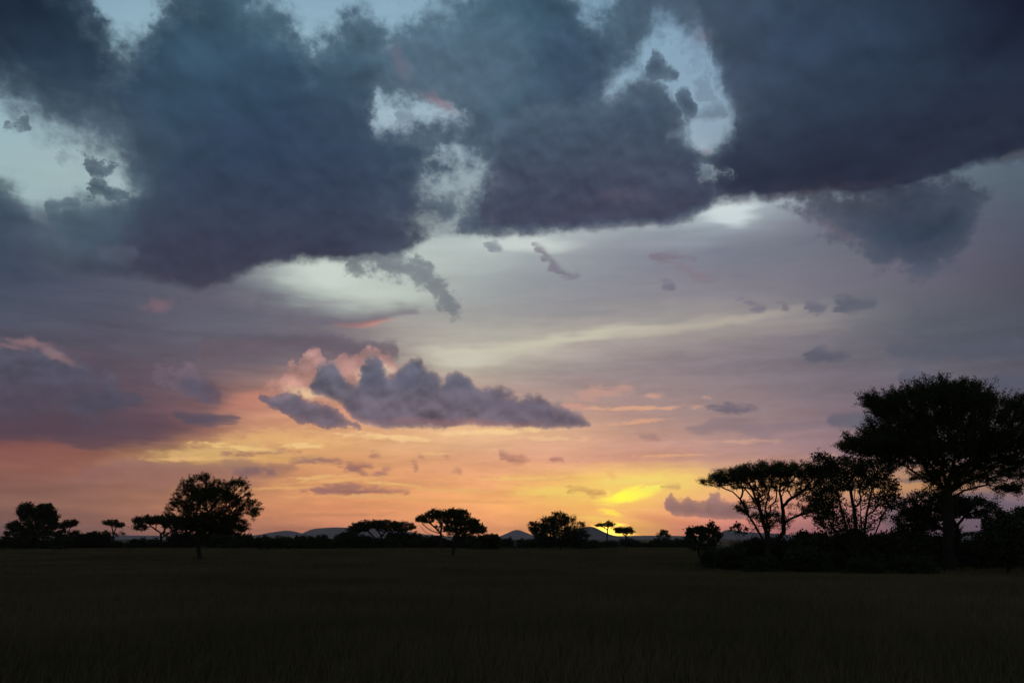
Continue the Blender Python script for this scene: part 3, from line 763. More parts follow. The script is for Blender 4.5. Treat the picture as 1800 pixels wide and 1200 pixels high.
def overlaps(ext, cell):
    return ext[0] < cell[1] and ext[1] > cell[0] and ext[2] < cell[3] and ext[3] > cell[2]


def zone_grid(table, els, key, cell):
    """the colour field, cut down to the elevations this cell can reach"""
    lo = max([i for i, e in enumerate(els) if e <= cell[2] - 1.6] or [0])
    hi = min([i for i, e in enumerate(els) if e >= cell[3] + 1.6] or [len(els) - 1])
    st = GRID_STORE.setdefault((key, lo, hi), {})
    return grouped('gradient', lambda: grid(table, FIELDS['az ' + key], FIELDS['el ' + key], els[lo:hi + 1]), None, 'Color', st)


N_CELL = [0]


def cell_nodes(cell, far):
    global FIELDS
    N_CELL[0] += 1
    f = 1.0 + 3e-6 * N_CELL[0]
    FIELDS = {k: v * f for k, v in FIELDS.items()}
    s = zone_grid(BASE, base_els, 'g', cell)
    if cell[2] < 20 and not far:
        s = shade(s, FIELDS['streak'] * (0.42 if cell[3] < 13 else 0.22))       # thin streaky veils
    for L in LAYERS:
        if overlaps(L[:4], cell) and not (far and L[4] != 'deck'):
            s = deck_nodes(s, cell) if L[4] == 'deck' else L[4](s)
    return s


def cell_sky(cell, far=False):
    return grouped('sky cell', lambda: cell_nodes(cell, far))


def background(colr):
    n = NODES.new('ShaderNodeBackground')
    LINKS.new(colr, n.inputs['Color'])
    n.inputs['Strength'].default_value = SKY_STRENGTH
    return n.outputs[0]


def choose(v, limit, below, above):
    """either one shader or the other; the one not chosen is skipped by the renderer"""
    n = NODES.new('ShaderNodeMixShader')
    LINKS.new(v._op('GREATER_THAN', v, limit).s, n.inputs[0])
    LINKS.new(below, n.inputs[1])
    LINKS.new(above, n.inputs[2])
    return n.outputs[0]


SKY_STRENGTH = 1.0
NISHITA_STRENGTH = 0.15


def strip(e0, e1, cuts):
    sh = [background(cell_sky((a0, a1, e0, e1))) for a0, a1 in zip(cuts[:-1], cuts[1:])]
    def tree(lo, hi):
        if hi - lo == 1:
            return sh[lo]
        m = (lo + hi) // 2
        return choose(AZ, cuts[m], tree(lo, m), tree(m, hi))
    return tree(0, len(sh))


z0 = strip(-10, 5.6, [-40, -22, -14, -6, 3, 12, 40])
z1 = strip(5.6, 12.6, [-40, -19, -14.5, -9, -4, 5, 14, 40])
z2 = strip(12.6, 21.0, [-40, -24, -14, -3, 8, 18, 40])
z3 = strip(21.0, 90, [-40, -20, -10, 0, 10, 40])
front = choose(EL, 12.6, choose(EL, 5.6, z0, z1), choose(EL, 21.0, z2, z3))

# behind the camera and overhead: clear dusk from the Sky Texture under broken cloud
nish = NODES.new('ShaderNodeTexSky')
nish.sky_type = 'NISHITA'
nish.sun_disc = False
nish.sun_elevation = R(SUN_EL)
nish.sun_rotation = R(SUN_AZ)
nish.altitude = 1400
val = NODES.new('ShaderNodeValue')
val.outputs[0].default_value = NISHITA_STRENGTH - 1.0
dusk = shade(nish.outputs[0], S(val.outputs[0]))
bk, bk_r, bk_g, bk_b = noise(P, 0.045, 6, 0.52, 0.2)
back_cloud = sstep((bk - 0.5) * 5.0 + 0.1, -0.6, 0.9)
back = mixc(back_cloud * 0.6, dusk, lin((120, 132, 150)))
away = sstep(AZ.abs(), 38.0, 80.0).max(sstep(EL, 40.0, 56.0))
far_sky = background(mixc(away, cell_sky((-60, 60, -10, 90), far=True), back))
shader = choose(AZ.abs().max(EL), 38.0, front, far_sky)
wo = NODES.new('ShaderNodeOutputWorld')
LINKS.new(shader, wo.inputs['Surface'])
world.cycles.sampling_method = 'MANUAL'
world.cycles.sample_map_resolution = 512

# ------------------------------------------------------------------ the sun, already behind the hills
sun_d = bpy.data.lights.new('sun', 'SUN')
sun_d.energy = 0.04
sun_d.angle = R(0.5)
sun_d.color = (1.0, 0.55, 0.25)
sun = bpy.data.objects.new('sun', sun_d)
COL.objects.link(sun)
sun.rotation_euler = (R(90 - SUN_EL), 0, R(180 - SUN_AZ))

# ------------------------------------------------------------------ helpers for objects and materials
rng = np.random.default_rng(7)


def tag(o, label=None, cat=None, group=None, kind=None):
    for k, v in (('label', label), ('category', cat), ('group', group), ('kind', kind)):
        if v:
            o[k] = v
    return o


def empty(name, loc):
    o = bpy.data.objects.new(name, None)
    o.empty_display_size = 0.5
    COL.objects.link(o)
    o.location = loc
    return o


def mesh_obj(name, verts, faces, mat, parent=None, smooth=False):
    """verts (N,3), faces: list of arrays each (M,k)"""
    me = bpy.data.meshes.new(name)
    verts = np.asarray(verts, dtype=np.float32)
    me.vertices.add(len(verts))
    me.vertices.foreach_set('co', verts.ravel())
    loops = np.concatenate([np.asarray(f, dtype=np.int32).ravel() for f in faces])
    sizes = np.concatenate([np.full(len(f), np.asarray(f).shape[1], dtype=np.int32) for f in faces])
    starts = np.concatenate([[0], np.cumsum(sizes)[:-1]]).astype(np.int32)
    me.loops.add(len(loops))
    me.loops.foreach_set('vertex_index', loops)
    me.polygons.add(len(sizes))
    me.polygons.foreach_set('loop_start', starts)
    me.polygons.foreach_set('loop_total', sizes)
    if smooth:
        me.polygons.foreach_set('use_smooth', np.ones(len(sizes), dtype=bool))
    me.update(calc_edges=True)
    me.materials.append(mat)
    o = bpy.data.objects.new(name, me)
    COL.objects.link(o)
    if parent:
        o.parent = parent
    return o


def material(name, c0, c1, scale=1.0, rough=0.9, detail=4.0, bump=0.0, stretch=(1, 1, 1)):
    m = bpy.data.materials.new(name)
    m.use_nodes = True
    nt = m.node_tree
    b = nt.nodes['Principled BSDF']
    b.inputs['Roughness'].default_value = rough
    b.inputs['Specular IOR Level'].default_value = 0.15
    t = nt.nodes.new('ShaderNodeTexCoord')
    mp = nt.nodes.new('ShaderNodeMapping')
    mp.inputs['Scale'].default_value = stretch
    n = nt.nodes.new('ShaderNodeTexNoise')
    n.inputs['Scale'].default_value = scale
    n.inputs['Detail'].default_value = detail
    r = nt.nodes.new('ShaderNodeValToRGB')
    r.color_ramp.elements[0].position = 0.3
    r.color_ramp.elements[1].position = 0.7
    r.color_ramp.elements[0].color = (*c0, 1)
    r.color_ramp.elements[1].color = (*c1, 1)
    nt.links.new(t.outputs['Object'], mp.inputs[0])
    nt.links.new(mp.outputs[0], n.inputs['Vector'])
    nt.links.new(n.outputs[0], r.inputs[0])
    nt.links.new(r.outputs[0], b.inputs['Base Color'])
    if bump:
        bp = nt.nodes.new('ShaderNodeBump')
        bp.inputs['Strength'].default_value = bump
        nt.links.new(n.outputs[0], bp.inputs['Height'])
        nt.links.new(bp.outputs[0], b.inputs['Normal'])
    return m


M_GROUND = material('savanna_soil', (0.052, 0.043, 0.022), (0.082, 0.066, 0.036), 0.05, 0.95, 8.0)
M_GRASS = material('dry_grass', (0.090, 0.075, 0.034), (0.165, 0.130, 0.064), 0.09, 0.85, 5.0)
M_LEAF = material('acacia_leaf', (0.030, 0.042, 0.014), (0.050, 0.062, 0.022), 0.8, 0.8)
M_BUSH = material('bush_leaf', (0.028, 0.040, 0.016), (0.045, 0.058, 0.024), 0.6, 0.8)
M_BARK = material('bark', (0.022, 0.018, 0.014), (0.042, 0.034, 0.026), 6.0, 0.95, 6.0, 0.5, (1, 1, 0.25))
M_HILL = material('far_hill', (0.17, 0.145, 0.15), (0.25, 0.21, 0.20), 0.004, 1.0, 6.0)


def at(px, py, y):
    """the point seen at a photograph pixel, y metres away"""
    r = ray(px, py)
    t = y / r[1]
    return np.array([r[0] * t, y, CAM_H + r[2] * t])


def ground_dist(py):
    r = ray(900, py)
    return -CAM_H / r[2] * r[1]


# ------------------------------------------------------------------ the plain
def plain():
    n = 48
    xs = np.sign(np.linspace(-1, 1, n)) * np.abs(np.linspace(-1, 1, n)) ** 3 * 26000
    ys = np.sign(np.linspace(-0.55, 1, n)) * np.abs(np.linspace(-0.55, 1, n)) ** 3 * 26000
    X, Y = np.meshgrid(xs, ys)
    V = np.stack([X, Y, np.zeros_like(X)], -1).reshape(-1, 3)
    i = np.arange(n * n).reshape(n, n)
    F = np.stack([i[:-1, :-1], i[:-1, 1:], i[1:, 1:], i[1:, :-1]], -1).reshape(-1, 4)
    tag(mesh_obj('ground', V, [F], M_GROUND), kind='structure')


plain()


def hill(name, outline_px, dist, depth, rough=1.0, seed=0):
    """a far ridge: its skyline follows outline_px, with slopes running down towards and away from us"""
    r = np.random.default_rng(seed)
    px = np.array([p[0] for p in outline_px], float)
    py = np.array([p[1] for p in outline_px], float)
    n = max(24, int((px[-1] - px[0]) / 3))
    q = np.linspace(px[0], px[-1], n)
    top = np.interp(q, px, py)
    k = np.ones(5) / 5.0
    top = np.convolve(np.pad(top, 2, 'edge'), k, 'valid')
    top = top + np.convolve(r.normal(0, 0.25 * rough, n + 4), k, 'valid')
    rows = np.linspace(-1, 1, 13)
    V = []
    for v in rows:
        f = math.cos(v * PI / 2) ** 1.4 if abs(v) < 1 else 0.0
        wob = np.convolve(r.normal(0, 0.16, n + 8), np.ones(9) / 9, 'valid') if abs(v) > 0.05 else np.zeros(n)
        for i in range(n):
            p = at(q[i], top[i], dist)
            x = p[0] * (dist + v * depth) / dist
            V.append((x, dist + v * depth, max(0.0, p[2]) * min(1.0, f * (1 + wob[i])) - 3.0))
    i = np.arange(len(rows) * n).reshape(len(rows), n)
    F = np.stack([i[:-1, :-1], i[:-1, 1:], i[1:, 1:], i[1:, :-1]], -1).reshape(-1, 4)
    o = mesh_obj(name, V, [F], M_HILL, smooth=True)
    tag(o, kind='structure')


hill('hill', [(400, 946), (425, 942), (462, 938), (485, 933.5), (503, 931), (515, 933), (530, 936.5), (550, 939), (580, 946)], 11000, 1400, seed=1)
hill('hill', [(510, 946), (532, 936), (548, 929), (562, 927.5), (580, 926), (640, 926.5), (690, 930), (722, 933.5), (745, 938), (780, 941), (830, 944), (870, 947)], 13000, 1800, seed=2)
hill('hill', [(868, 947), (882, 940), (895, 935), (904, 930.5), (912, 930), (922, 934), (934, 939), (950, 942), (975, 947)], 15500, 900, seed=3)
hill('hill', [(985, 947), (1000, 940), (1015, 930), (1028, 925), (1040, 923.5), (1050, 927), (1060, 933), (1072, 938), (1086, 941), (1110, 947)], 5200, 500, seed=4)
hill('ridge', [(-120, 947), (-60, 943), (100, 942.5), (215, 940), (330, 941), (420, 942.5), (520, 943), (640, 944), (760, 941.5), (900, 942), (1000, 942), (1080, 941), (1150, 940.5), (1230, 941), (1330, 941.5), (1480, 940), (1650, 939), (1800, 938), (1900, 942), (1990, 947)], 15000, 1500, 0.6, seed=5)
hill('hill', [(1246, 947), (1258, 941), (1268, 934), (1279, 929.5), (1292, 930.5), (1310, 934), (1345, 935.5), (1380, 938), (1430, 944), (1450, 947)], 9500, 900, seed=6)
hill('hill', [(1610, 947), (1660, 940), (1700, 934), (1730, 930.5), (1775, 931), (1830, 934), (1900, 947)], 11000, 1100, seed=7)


# ------------------------------------------------------------------ grass of the plain
def grass():
    r = np.random.default_rng(3)
    half = math.radians(46)
    parts = []
    for d0, d1, count, blades, w, hgt in ((11, 30, 12000, 10, 0.009, 0.50), (30, 70, 26000, 8, 0.017, 0.55), (70, 150, 24000, 6, 0.045, 0.6), (150, 262, 21000, 5, 0.10, 0.6)):
        u = r.random(count)
        d = np.sqrt(d0 * d0 + u * (d1 * d1 - d0 * d0))
        a = r.uniform(-half, half, count)
        bx, by = np.repeat(d * np.sin(a), blades), np.repeat(d * np.cos(a), blades)
        m = len(bx)
        spread = 0.16 + 0.0011 * np.repeat(d, blades)
        bx = bx + r.normal(0, 1, m) * spread
        by = by + r.normal(0, 1, m) * spread
        patch = 0.75 + 0.35 * np.sin(bx * 0.11 + 1.3 * np.sin(by * 0.07)) * np.sin(by * 0.05 + 0.8)
        h = hgt * patch * r.uniform(0.45, 1.15, m)
        th = r.uniform(0, 2 * PI, m)
        lean = r.normal(0.0, 0.22, (m, 2)) + np.array([0.08, 0.0])
        dx_, dy_ = np.cos(th) * w, np.sin(th) * w
        z0 = np.full(m, -0.02)
        A = np.stack([bx - dx_, by - dy_, z0], -1)
        B = np.stack([bx + dx_, by + dy_, z0], -1)
        mid = np.stack([bx + lean[:, 0] * h * 0.4, by + lean[:, 1] * h * 0.4, h * 0.6], -1)
        Cc = mid + np.stack([dx_, dy_, np.zeros(m)], -1) * 0.7
        Dd = mid - np.stack([dx_, dy_, np.zeros(m)], -1) * 0.7
        T = np.stack([bx + lean[:, 0] * h * 1.1, by + lean[:, 1] * h * 1.1, h], -1)
        parts.append((A, B, Cc, Dd, T))
    V = np.concatenate([np.stack(p, 1).reshape(-1, 3) for p in parts])
    k = len(V) // 5
    o = np.arange(k)[:, None] * 5
    tag(mesh_obj('grass', V, [np.array([[0, 1, 2, 3]]) + o, np.array([[3, 2, 4]]) + o], M_GRASS), kind='stuff')


grass()


# ------------------------------------------------------------------ trees
def resample(path, step):
    path = np.asarray(path, float)
    out = [path[0]]
    for a, b in zip(path[:-1], path[1:]):
        k = max(1, int(np.linalg.norm(b - a) / step))
        for i in range(1, k + 1):
            out.append(a + (b - a) * i / k)
    return np.array(out)


def grow(trunks, targets, r, step=0.35, bend=0.25, pathw=0.18, shoot=0.0, shoot_up=0.3, centre=None):
    """branch skeleton: main limbs along given paths, then every target joined to the nearest wood"""
    pos, par, plen = [], [], []
    for path in trunks:
        pts = resample(path, step)
        if pos:
            k = int(np.argmin(np.linalg.norm(np.array(pos) - pts[0], axis=1)))
            prev = k
            pts = pts[1:] if np.linalg.norm(pos[k] - pts[0]) < step else pts
        else:
            pos.append(pts[0]); par.append(-1); plen.append(0.0)
            prev = 0
            pts = pts[1:]
        for p in pts:
            q = p + r.normal(0, 0.05 * step, 3)
            pos.append(q); par.append(prev); plen.append(plen[prev] + np.linalg.norm(q - pos[prev]))
            prev = len(pos) - 1
    n0 = len(pos)
    cap = n0 + len(targets) * 40 + 10
    P_ = np.zeros((cap, 3)); P_[:n0] = pos
    L_ = np.zeros(cap); L_[:n0] = plen
    n = n0
    first = min(4, n0 - 1)
    d0 = np.array([np.min(np.linalg.norm(P_[first:n0] - t, axis=1)) for t in targets])
    tips = []
    for ti in np.argsort(d0):
        t = targets[ti]
        cost = np.linalg.norm(P_[first:n] - t, axis=1) + pathw * L_[first:n] + np.maximum(0, P_[first:n, 2] - t[2]) * 0.5
        k = first + int(np.argmin(cost))
        a = P_[k].copy()
        dist = np.linalg.norm(t - a)
        m = int(np.clip(dist / step, 1, 30))
        side = r.normal(0, 1, 3) * bend * dist * 0.25
        prev = k
        for i in range(1, m + 1):
            f = i / m
            q = a + (t - a) * f + side * math.sin(f * PI) + np.array([0, 0, -0.10 * dist * math.sin(f * PI)])
            P_[n] = q; par.append(prev); L_[n] = L_[prev] + np.linalg.norm(q - P_[prev])
            prev = n
            n += 1
        if shoot > 0:
            out = t - (centre if centre is not None else a)
            out = out / (np.linalg.norm(out) + 1e-6)
            dv = out + np.array([0, 0, shoot_up]) + r.normal(0, 0.45, 3)
            dv = dv / np.linalg.norm(dv) * shoot * r.uniform(0.4, 1.2)
            P_[n] = t + dv; par.append(prev); L_[n] = L_[prev] + np.linalg.norm(dv)
            tips.append((t, t + dv))
            n += 1
        else:
            tips.append((a + (t - a) * 0.6, t))
    return P_[:n], np.array(par), tips


def wood_mesh(pos, par, r_base, r_tip, power=0.5):
    n = len(pos)
    cnt = np.zeros(n)
    kids = [[] for _ in range(n)]
    for i in range(n):
        if par[i] >= 0:
            kids[par[i]].append(i)
    for i in range(n):
        if not kids[i]:
            cnt[i] = 1
    for i in range(n - 1, 0, -1):
        cnt[par[i]] += cnt[i]
    rad = r_tip + (r_base - r_tip) * (cnt / cnt[0]) ** power
    flare = np.exp(-np.maximum(0, pos[:, 2]) / 0.5) * 0.3
    rad = rad * (1 + np.where(cnt > 0.3 * cnt[0], flare, 0))
    V, Q, T = [], [], []
    base = 0
    stack = [(0, None)]
    while stack:
        s, pr = stack.pop()
        chain = [] if pr is None else [pr]
        i = s
        while True:
            chain.append(i)
            if not kids[i]:
                break
            main = max(kids[i], key=lambda c: cnt[c])
            for c in kids[i]:
                if c != main:
                    stack.append((c, i))
            i = main
        if len(chain) < 2:
            continue
        pts = pos[chain]
        rr = rad[chain].copy()
        if pr is not None:
            rr[0] = min(rr[0], rr[1] * 1.25)
        rr[-1] = max(rr[-1] * 0.5, 0.003)
        k = 9 if rr[0] > 0.2 else 6 if rr[0] > 0.06 else 3
        tan = np.gradient(pts, axis=0)
        tan /= np.linalg.norm(tan, axis=1)[:, None] + 1e-9
        ref = np.array([0.31, 0.95, 0.1]) if abs(tan[0][1]) < 0.8 else np.array([1.0, 0.1, 0.0])
        u = np.cross(tan, ref)
        u /= np.linalg.norm(u, axis=1)[:, None] + 1e-9
        v = np.cross(tan, u)
        ang = np.arange(k) * 2 * PI / k
        ring = pts[:, None, :] + rr[:, None, None] * (np.cos(ang)[None, :, None] * u[:, None, :] + np.sin(ang)[None, :, None] * v[:, None, :])
        V.append(ring.reshape(-1, 3))
        m = len(pts)
        ii = base + np.arange(m * k).reshape(m, k)
        nx = np.roll(ii, -1, axis=1)
        Q.append(np.stack([ii[:-1], nx[:-1], nx[1:], ii[1:]], -1).reshape(-1, 4))
        base += m * k
    return np.concatenate(V), np.concatenate(Q)


def leaf_mesh(tips, r, per, size, spread, slim=0.45):
    a = np.array([t[0] for t in tips])
    b = np.array([t[1] for t in tips])
    n = len(a)
    a = np.repeat(a, per, axis=0); b = np.repeat(b, per, axis=0)
    m = n * per
    f = r.random(m)[:, None] * 1.05
    c = a + (b - a) * f + r.normal(0, 1, (m, 3)) * spread * np.array([1, 1, 0.7])
    d = b - a
    d = d / (np.linalg.norm(d, axis=1)[:, None] + 1e-6)
    l = d * 0.8 + r.normal(0, 0.8, (m, 3))
    l /= np.linalg.norm(l, axis=1)[:, None] + 1e-6
    w = np.cross(l, r.normal(0, 1, (m, 3)))
    w /= np.linalg.norm(w, axis=1)[:, None] + 1e-6
    s = size * r.uniform(0.55, 1.3, m)[:, None]
    l = l * s * 0.5
    w = w * s * 0.5 * slim
    V = np.stack([c - l, c + w - l * 0.1, c + l, c - w - l * 0.1], 1).reshape(-1, 3)
    F = np.arange(m * 4).reshape(m, 4)
    return V, F


def build_tree(name, label, cat, D, base, stems, pads, seed, r_base, group=None, leaf=(14, 0.16, 0.12, 0.45), shoot=0.6, shoot_up=0.35,
               step=0.35, r_tip=0.012, mat=None, jitter=0.9, bend=0.3, power=0.5, depth=1.0, shell=0.55):
    """a tree traced from the photograph: base and stems in picture points, pads = crown masses (x, y, rx, ry, count)"""
    r = np.random.default_rng(seed)
    b = at(base[0], 947, D)
    b[2] = 0.0
    root = empty(name, b)
    tag(root, label, cat, group)
    m_px = D / FOC * 1.02
    trunks = []
    for st in stems:
        path = []
        for i, p in enumerate(st):
            q = at(p[0], p[1], D + (p[2] if len(p) > 2 else 0.0)) - b
            path.append(q)
        trunks.append(path)
    trunks[0][0] = np.array([trunks[0][0][0], trunks[0][0][1], -0.15])
    T, Cn = [], []
    for pad in pads:
        cx, cy, rx, ry, cnt = pad[:5]
        dy = pad[5] if len(pad) > 5 else 0.0
        c = at(cx, cy, D + dy) - b
        R3 = np.array([rx * m_px, rx * m_px * depth, ry * m_px])
        g = r.normal(0, 1, (cnt, 3))
        g /= np.linalg.norm(g, axis=1)[:, None]
        rad = r.random(cnt)[:, None] ** (1 / 3.0)
        rad = np.where(r.random((cnt, 1)) < shell, 0.75 + 0.25 * rad, rad)
        T.append(c + g * rad * R3)
    T = np.concatenate(T)
    T = T[T[:, 2] > 0.15]
    cen = T.mean(axis=0) - np.array([0, 0, 0.25 * (T[:, 2].max() - T[:, 2].min())])
    pos, par, tips = grow(trunks, T, r, step, bend, shoot=shoot, shoot_up=shoot_up, centre=cen)
    V, Q = wood_mesh(pos, par, r_base, r_tip, power)
    mesh_obj('trunk', V, [Q], M_BARK, root, smooth=True)
    V, F = leaf_mesh(tips, r, *leaf)
    mesh_obj('crown', V, [F], mat or M_LEAF, root)
    return root


D_BIG = ground_dist(1006)
build_tree('acacia_tree', 'tallest umbrella acacia, dense black crown on the thickest trunk, at the right edge', 'tree', D_BIG, (1669, 1006),
    [[(1669, 1006), (1669, 985), (1667, 950), (1667, 910), (1665, 880), (1664, 862)],
     [(1664, 862), (1640, 846, -0.5), (1618, 836, -1), (1590, 818, -1.5), (1562, 802, -2), (1530, 790, -2)],
     [(1660, 866), (1652, 845, 0.5), (1640, 822, 1.2), (1610, 796, 2), (1585, 770, 2.5)],
     [(1664, 862), (1660, 835, -0.8), (1655, 805, -1.8), (1640, 765, -2.5), (1625, 725, -3)],
     [(1665, 858), (1672, 830, 1), (1680, 795, 2), (1685, 750, 3), (1670, 705, 3)],
     [(1666, 866), (1684, 845, -1), (1700, 815, -2), (1725, 775, -2.5), (1745, 740, -3)],
     [(1666, 868), (1690, 850, 0.5), (1722, 835, 1), (1765, 815, 1.5), (1800, 800, 2), (1835, 780, 2)],
     [(1667, 876), (1695, 862, -0.8), (1735, 852, -1.4), (1770, 857, -1.8), (1788, 862, -2)],
     [(1700, 815, -2), (1740, 800, -3.5), (1780, 770, -4), (1800, 730, -4)]],
    [(1646, 723, 94, 29, 390), (1638, 700, 66, 15, 160), (1690, 702, 46, 20, 140), (1735, 752, 112, 40, 420), (1802, 726, 60, 26, 120), (1546, 786, 58, 17, 220),
     (1590, 762, 62, 26, 230), (1660, 778, 110, 26, 300), (1790, 788, 90, 28, 260), (1640, 806, 60, 14, 70), (1768, 858, 22, 4, 34), (1730, 836, 40, 10, 46),
     (1790, 830, 34, 12, 46), (1582, 810, 36, 7, 34), (1632, 836, 24, 10, 26), (1700, 832, 26, 14, 44), (1664, 826, 30, 20, 70, 1.5), (1650, 800, 56, 14, 60, -1.5), (1668, 850, 20, 9, 22),
     (1740, 815, 40, 12, 70), (1600, 795, 50, 10, 50), (1536, 712, 14, 6, 40), (1560, 722, 24, 12, 60)],
    11, 0.41, leaf=(96, 0.16, 0.13, 0.34), shoot=1.15, shoot_up=0.55, step=0.4, r_tip=0.014, power=0.60, shell=0.5)

build_tree('acacia_tree', 'flat crowned acacia with several slanting stems, leaning left beside the broadleaf tree', 'tree', 72.0, (1350, 985),
    [[(1352, 1000), (1350, 965), (1348, 938), (1346, 931), (1336, 897), (1327, 872, 0.5), (1318, 850, 0.8), (1305, 838, 1)],
     [(1350, 965), (1336, 939, -0.5), (1316, 905, -1), (1301, 876, -1.5), (1289, 864, -1.8), (1266, 856, -2), (1250, 848, -2)],
     [(1350, 965), (1352, 930, 1), (1345, 895, 1.5), (1352, 862, 2), (1362, 838, 2)],
     [(1350, 968), (1378, 935, 0.5), (1376, 890, 0.8), (1370, 864, 1), (1373, 840, 1.2)],
     [(1376, 890, 0.8), (1392, 874), (1414, 862), (1440, 852)],
     [(1370, 864, 1), (1392, 846, 0), (1388, 832, 0)],
     [(1378, 918, 0.5), (1400, 907), (1424, 900), (1440, 892)],
     [(1350, 968), (1325, 935, 2), (1312, 905, 2.5), (1306, 885, 3)]],
    [(1262, 847, 27, 7, 60), (1300, 838, 44, 10, 170), (1345, 830, 54, 11, 220), (1395, 829, 46, 11, 180), (1432, 838, 30, 13, 120), (1330, 852, 44, 10, 80),
     (1375, 852, 40, 12, 60), (1308, 892, 9, 10, 34), (1344, 886, 22, 22, 60), (1362, 912, 24, 12, 60), (1335, 915, 20, 14, 26), (1405, 898, 22, 14, 24), (1420, 868, 24, 14, 70), (1438, 895, 20, 20, 70)],
    12, 0.26, leaf=(50, 0.125, 0.13, 0.4), shoot=0.45, shoot_up=0.4, step=0.35, r_tip=0.012, power=0.5)

build_tree('broadleaf_tree', 'rounded broadleaf tree with many thin upright stems, between the two acacias', 'tree', 69.0, (1508, 990),
    [[(1508, 1002), (1508, 970), (1506, 935), (1502, 900), (1497, 870), (1490, 840)],
     [(1508, 970), (1520, 930, 0.5), (1526, 890, 1), (1535, 850, 1.4)],
     [(1508, 975), (1490, 935, -0.6), (1478, 890, -1), (1468, 850, -1.4), (1450, 818, -1.5)],
     [(1508, 972), (1515, 930, -1), (1512, 880, -1.6), (1512, 845, -2)],
     [(1508, 978), (1540, 935, 0.6), (1552, 905, 1), (1562, 880, 1.2)],
     [(1508, 978), (1475, 945, 1), (1458, 915, 1.4), (1448, 880, 1.6)],
     [(1520, 930, 0.5), (1545, 912, -0.5), (1570, 916, -1)]],
    [(1446, 812, 15, 15, 60), (1462, 822, 14, 10, 40), (1492, 822, 34, 17, 170), (1535, 825, 33, 17, 160), (1470, 846, 32, 20, 150), (1542, 856, 30, 24, 170), (1503, 850, 30, 14, 60),
     (1563, 882, 16, 15, 60), (1450, 880, 28, 22, 150), (1518, 898, 38, 20, 70), (1466, 915, 30, 20, 120), (1500, 925, 40, 10, 40)],
    13, 0.22, leaf=(13, 0.155, 0.19, 0.75), shoot=0.35, shoot_up=0.3, mat=M_BUSH, step=0.35, r_tip=0.012)

build_tree('dome_tree', 'dense dome shaped tree half hidden behind the trunk of the largest acacia', 'tree', 84.0, (1684, 975),
    [[(1684, 990), (1684, 950), (1682, 925), (1672, 905), (1660, 890)], [(1682, 925), (1695, 908), (1715, 897)], [(1684, 950), (1650, 925), (1620, 912)]],
    [(1640, 892, 54, 24, 330), (1696, 893, 48, 17, 240), (1610, 920, 32, 24, 170), (1640, 935, 40, 22, 160)],
    14, 0.30, leaf=(22, 0.22, 0.18, 0.5), shoot=0.5, shoot_up=0.3, mat=M_BUSH)

build_tree('bush', 'dense black bush with leafy sprigs on top, right of the thickest trunk', 'bush', 64.0, (1772, 990),
    [[(1772, 1004), (1772, 970), (1768, 940), (1760, 912), (1759, 900)], [(1772, 970), (1792, 935), (1794, 905)], [(1772, 975), (1745, 950), (1738, 930)]],
    [(1764, 932, 30, 20, 170), (1800, 926, 32, 26, 220), (1750, 955, 30, 26, 170), (1790, 962, 40, 28, 220), (1759, 905, 6, 9, 22), (1793, 903, 6, 8, 20), (1734, 915, 8, 8, 14)],
    15, 0.12, leaf=(16, 0.19, 0.15, 0.7), shoot=0.3, mat=M_BUSH)

build_tree('round_tree', 'solitary round crowned tree with ragged twiggy outline on a short bent trunk, left side', 'tree', ground_dist(986), (350, 986),
    [[(351, 986), (350, 972), (348, 960), (356, 948), (368, 938), (374, 920), (372, 895)],
     [(356, 948), (345, 930, -0.6), (335, 905, -1), (330, 880, -1)],
     [(368, 938), (392, 920, 0.5), (408, 895, 1), (417, 868, 1)],
     [(374, 920), (362, 890, 1.4), (358, 860, 1.6)],
     [(392, 920, 0.5), (420, 905, -0.5), (442, 895, -0.8)]],
    [(357, 858, 30, 20, 190), (332, 874, 28, 22, 160), (314, 900, 19, 18, 110), (375, 895, 46, 34, 760), (415, 868, 24, 21, 150), (440, 893, 16, 12, 80), (402, 922, 27, 14, 190),
     (350, 920, 34, 14, 240), (378, 918, 40, 16, 260), (424, 926, 10, 8, 26), (385, 868, 26, 18, 130), (445, 905, 5, 7, 12), (330, 848, 10, 8, 16), (358, 840, 8, 6, 18), (420, 848, 8, 6, 16)],
    16, 0.23, leaf=(36, 0.17, 0.11, 0.36), shoot=0.55, shoot_up=0.15, step=0.3, r_tip=0.014, bend=0.6)

FARLEAF = (16, 0.42, 0.30, 0.6)
build_tree('flat_top_acacia', 'flat topped acacia overlapping the left side of the solitary round tree', 'tree', 222.0, (283, 962),
    [[(283, 962), (283, 945), (282, 936), (270, 928), (258, 918)], [(283, 942), (290, 930), (302, 920)], [(283, 945), (300, 934), (316, 926)]],
    [(262, 915, 24, 6, 150), (294, 915, 32, 6, 190), (314, 924, 26, 6, 140), (249, 927, 10, 5, 34), (300, 936, 18, 4, 24)],
    21, 0.30, leaf=FARLEAF, shoot=0.7, step=0.6, r_tip=0.035)
build_tree('small_acacia', 'small lone acacia with a thin two tiered crown, left of the flat topped one', 'tree', 236.0, (199, 962),
    [[(199, 962), (199, 945), (199, 934), (196, 924), (192, 920)], [(199, 938), (204, 928), (208, 923)], [(199, 944), (208, 939)], [(199, 946), (191, 937)]],
    [(194, 919, 12, 3.4, 60), (206, 923, 10, 3.4, 46), (208, 937, 9, 2.2, 12), (191, 935, 6, 2.5, 8)],
    22, 0.22, leaf=(14, 0.36, 0.24, 0.6), shoot=0.6, step=0.6, r_tip=0.03)
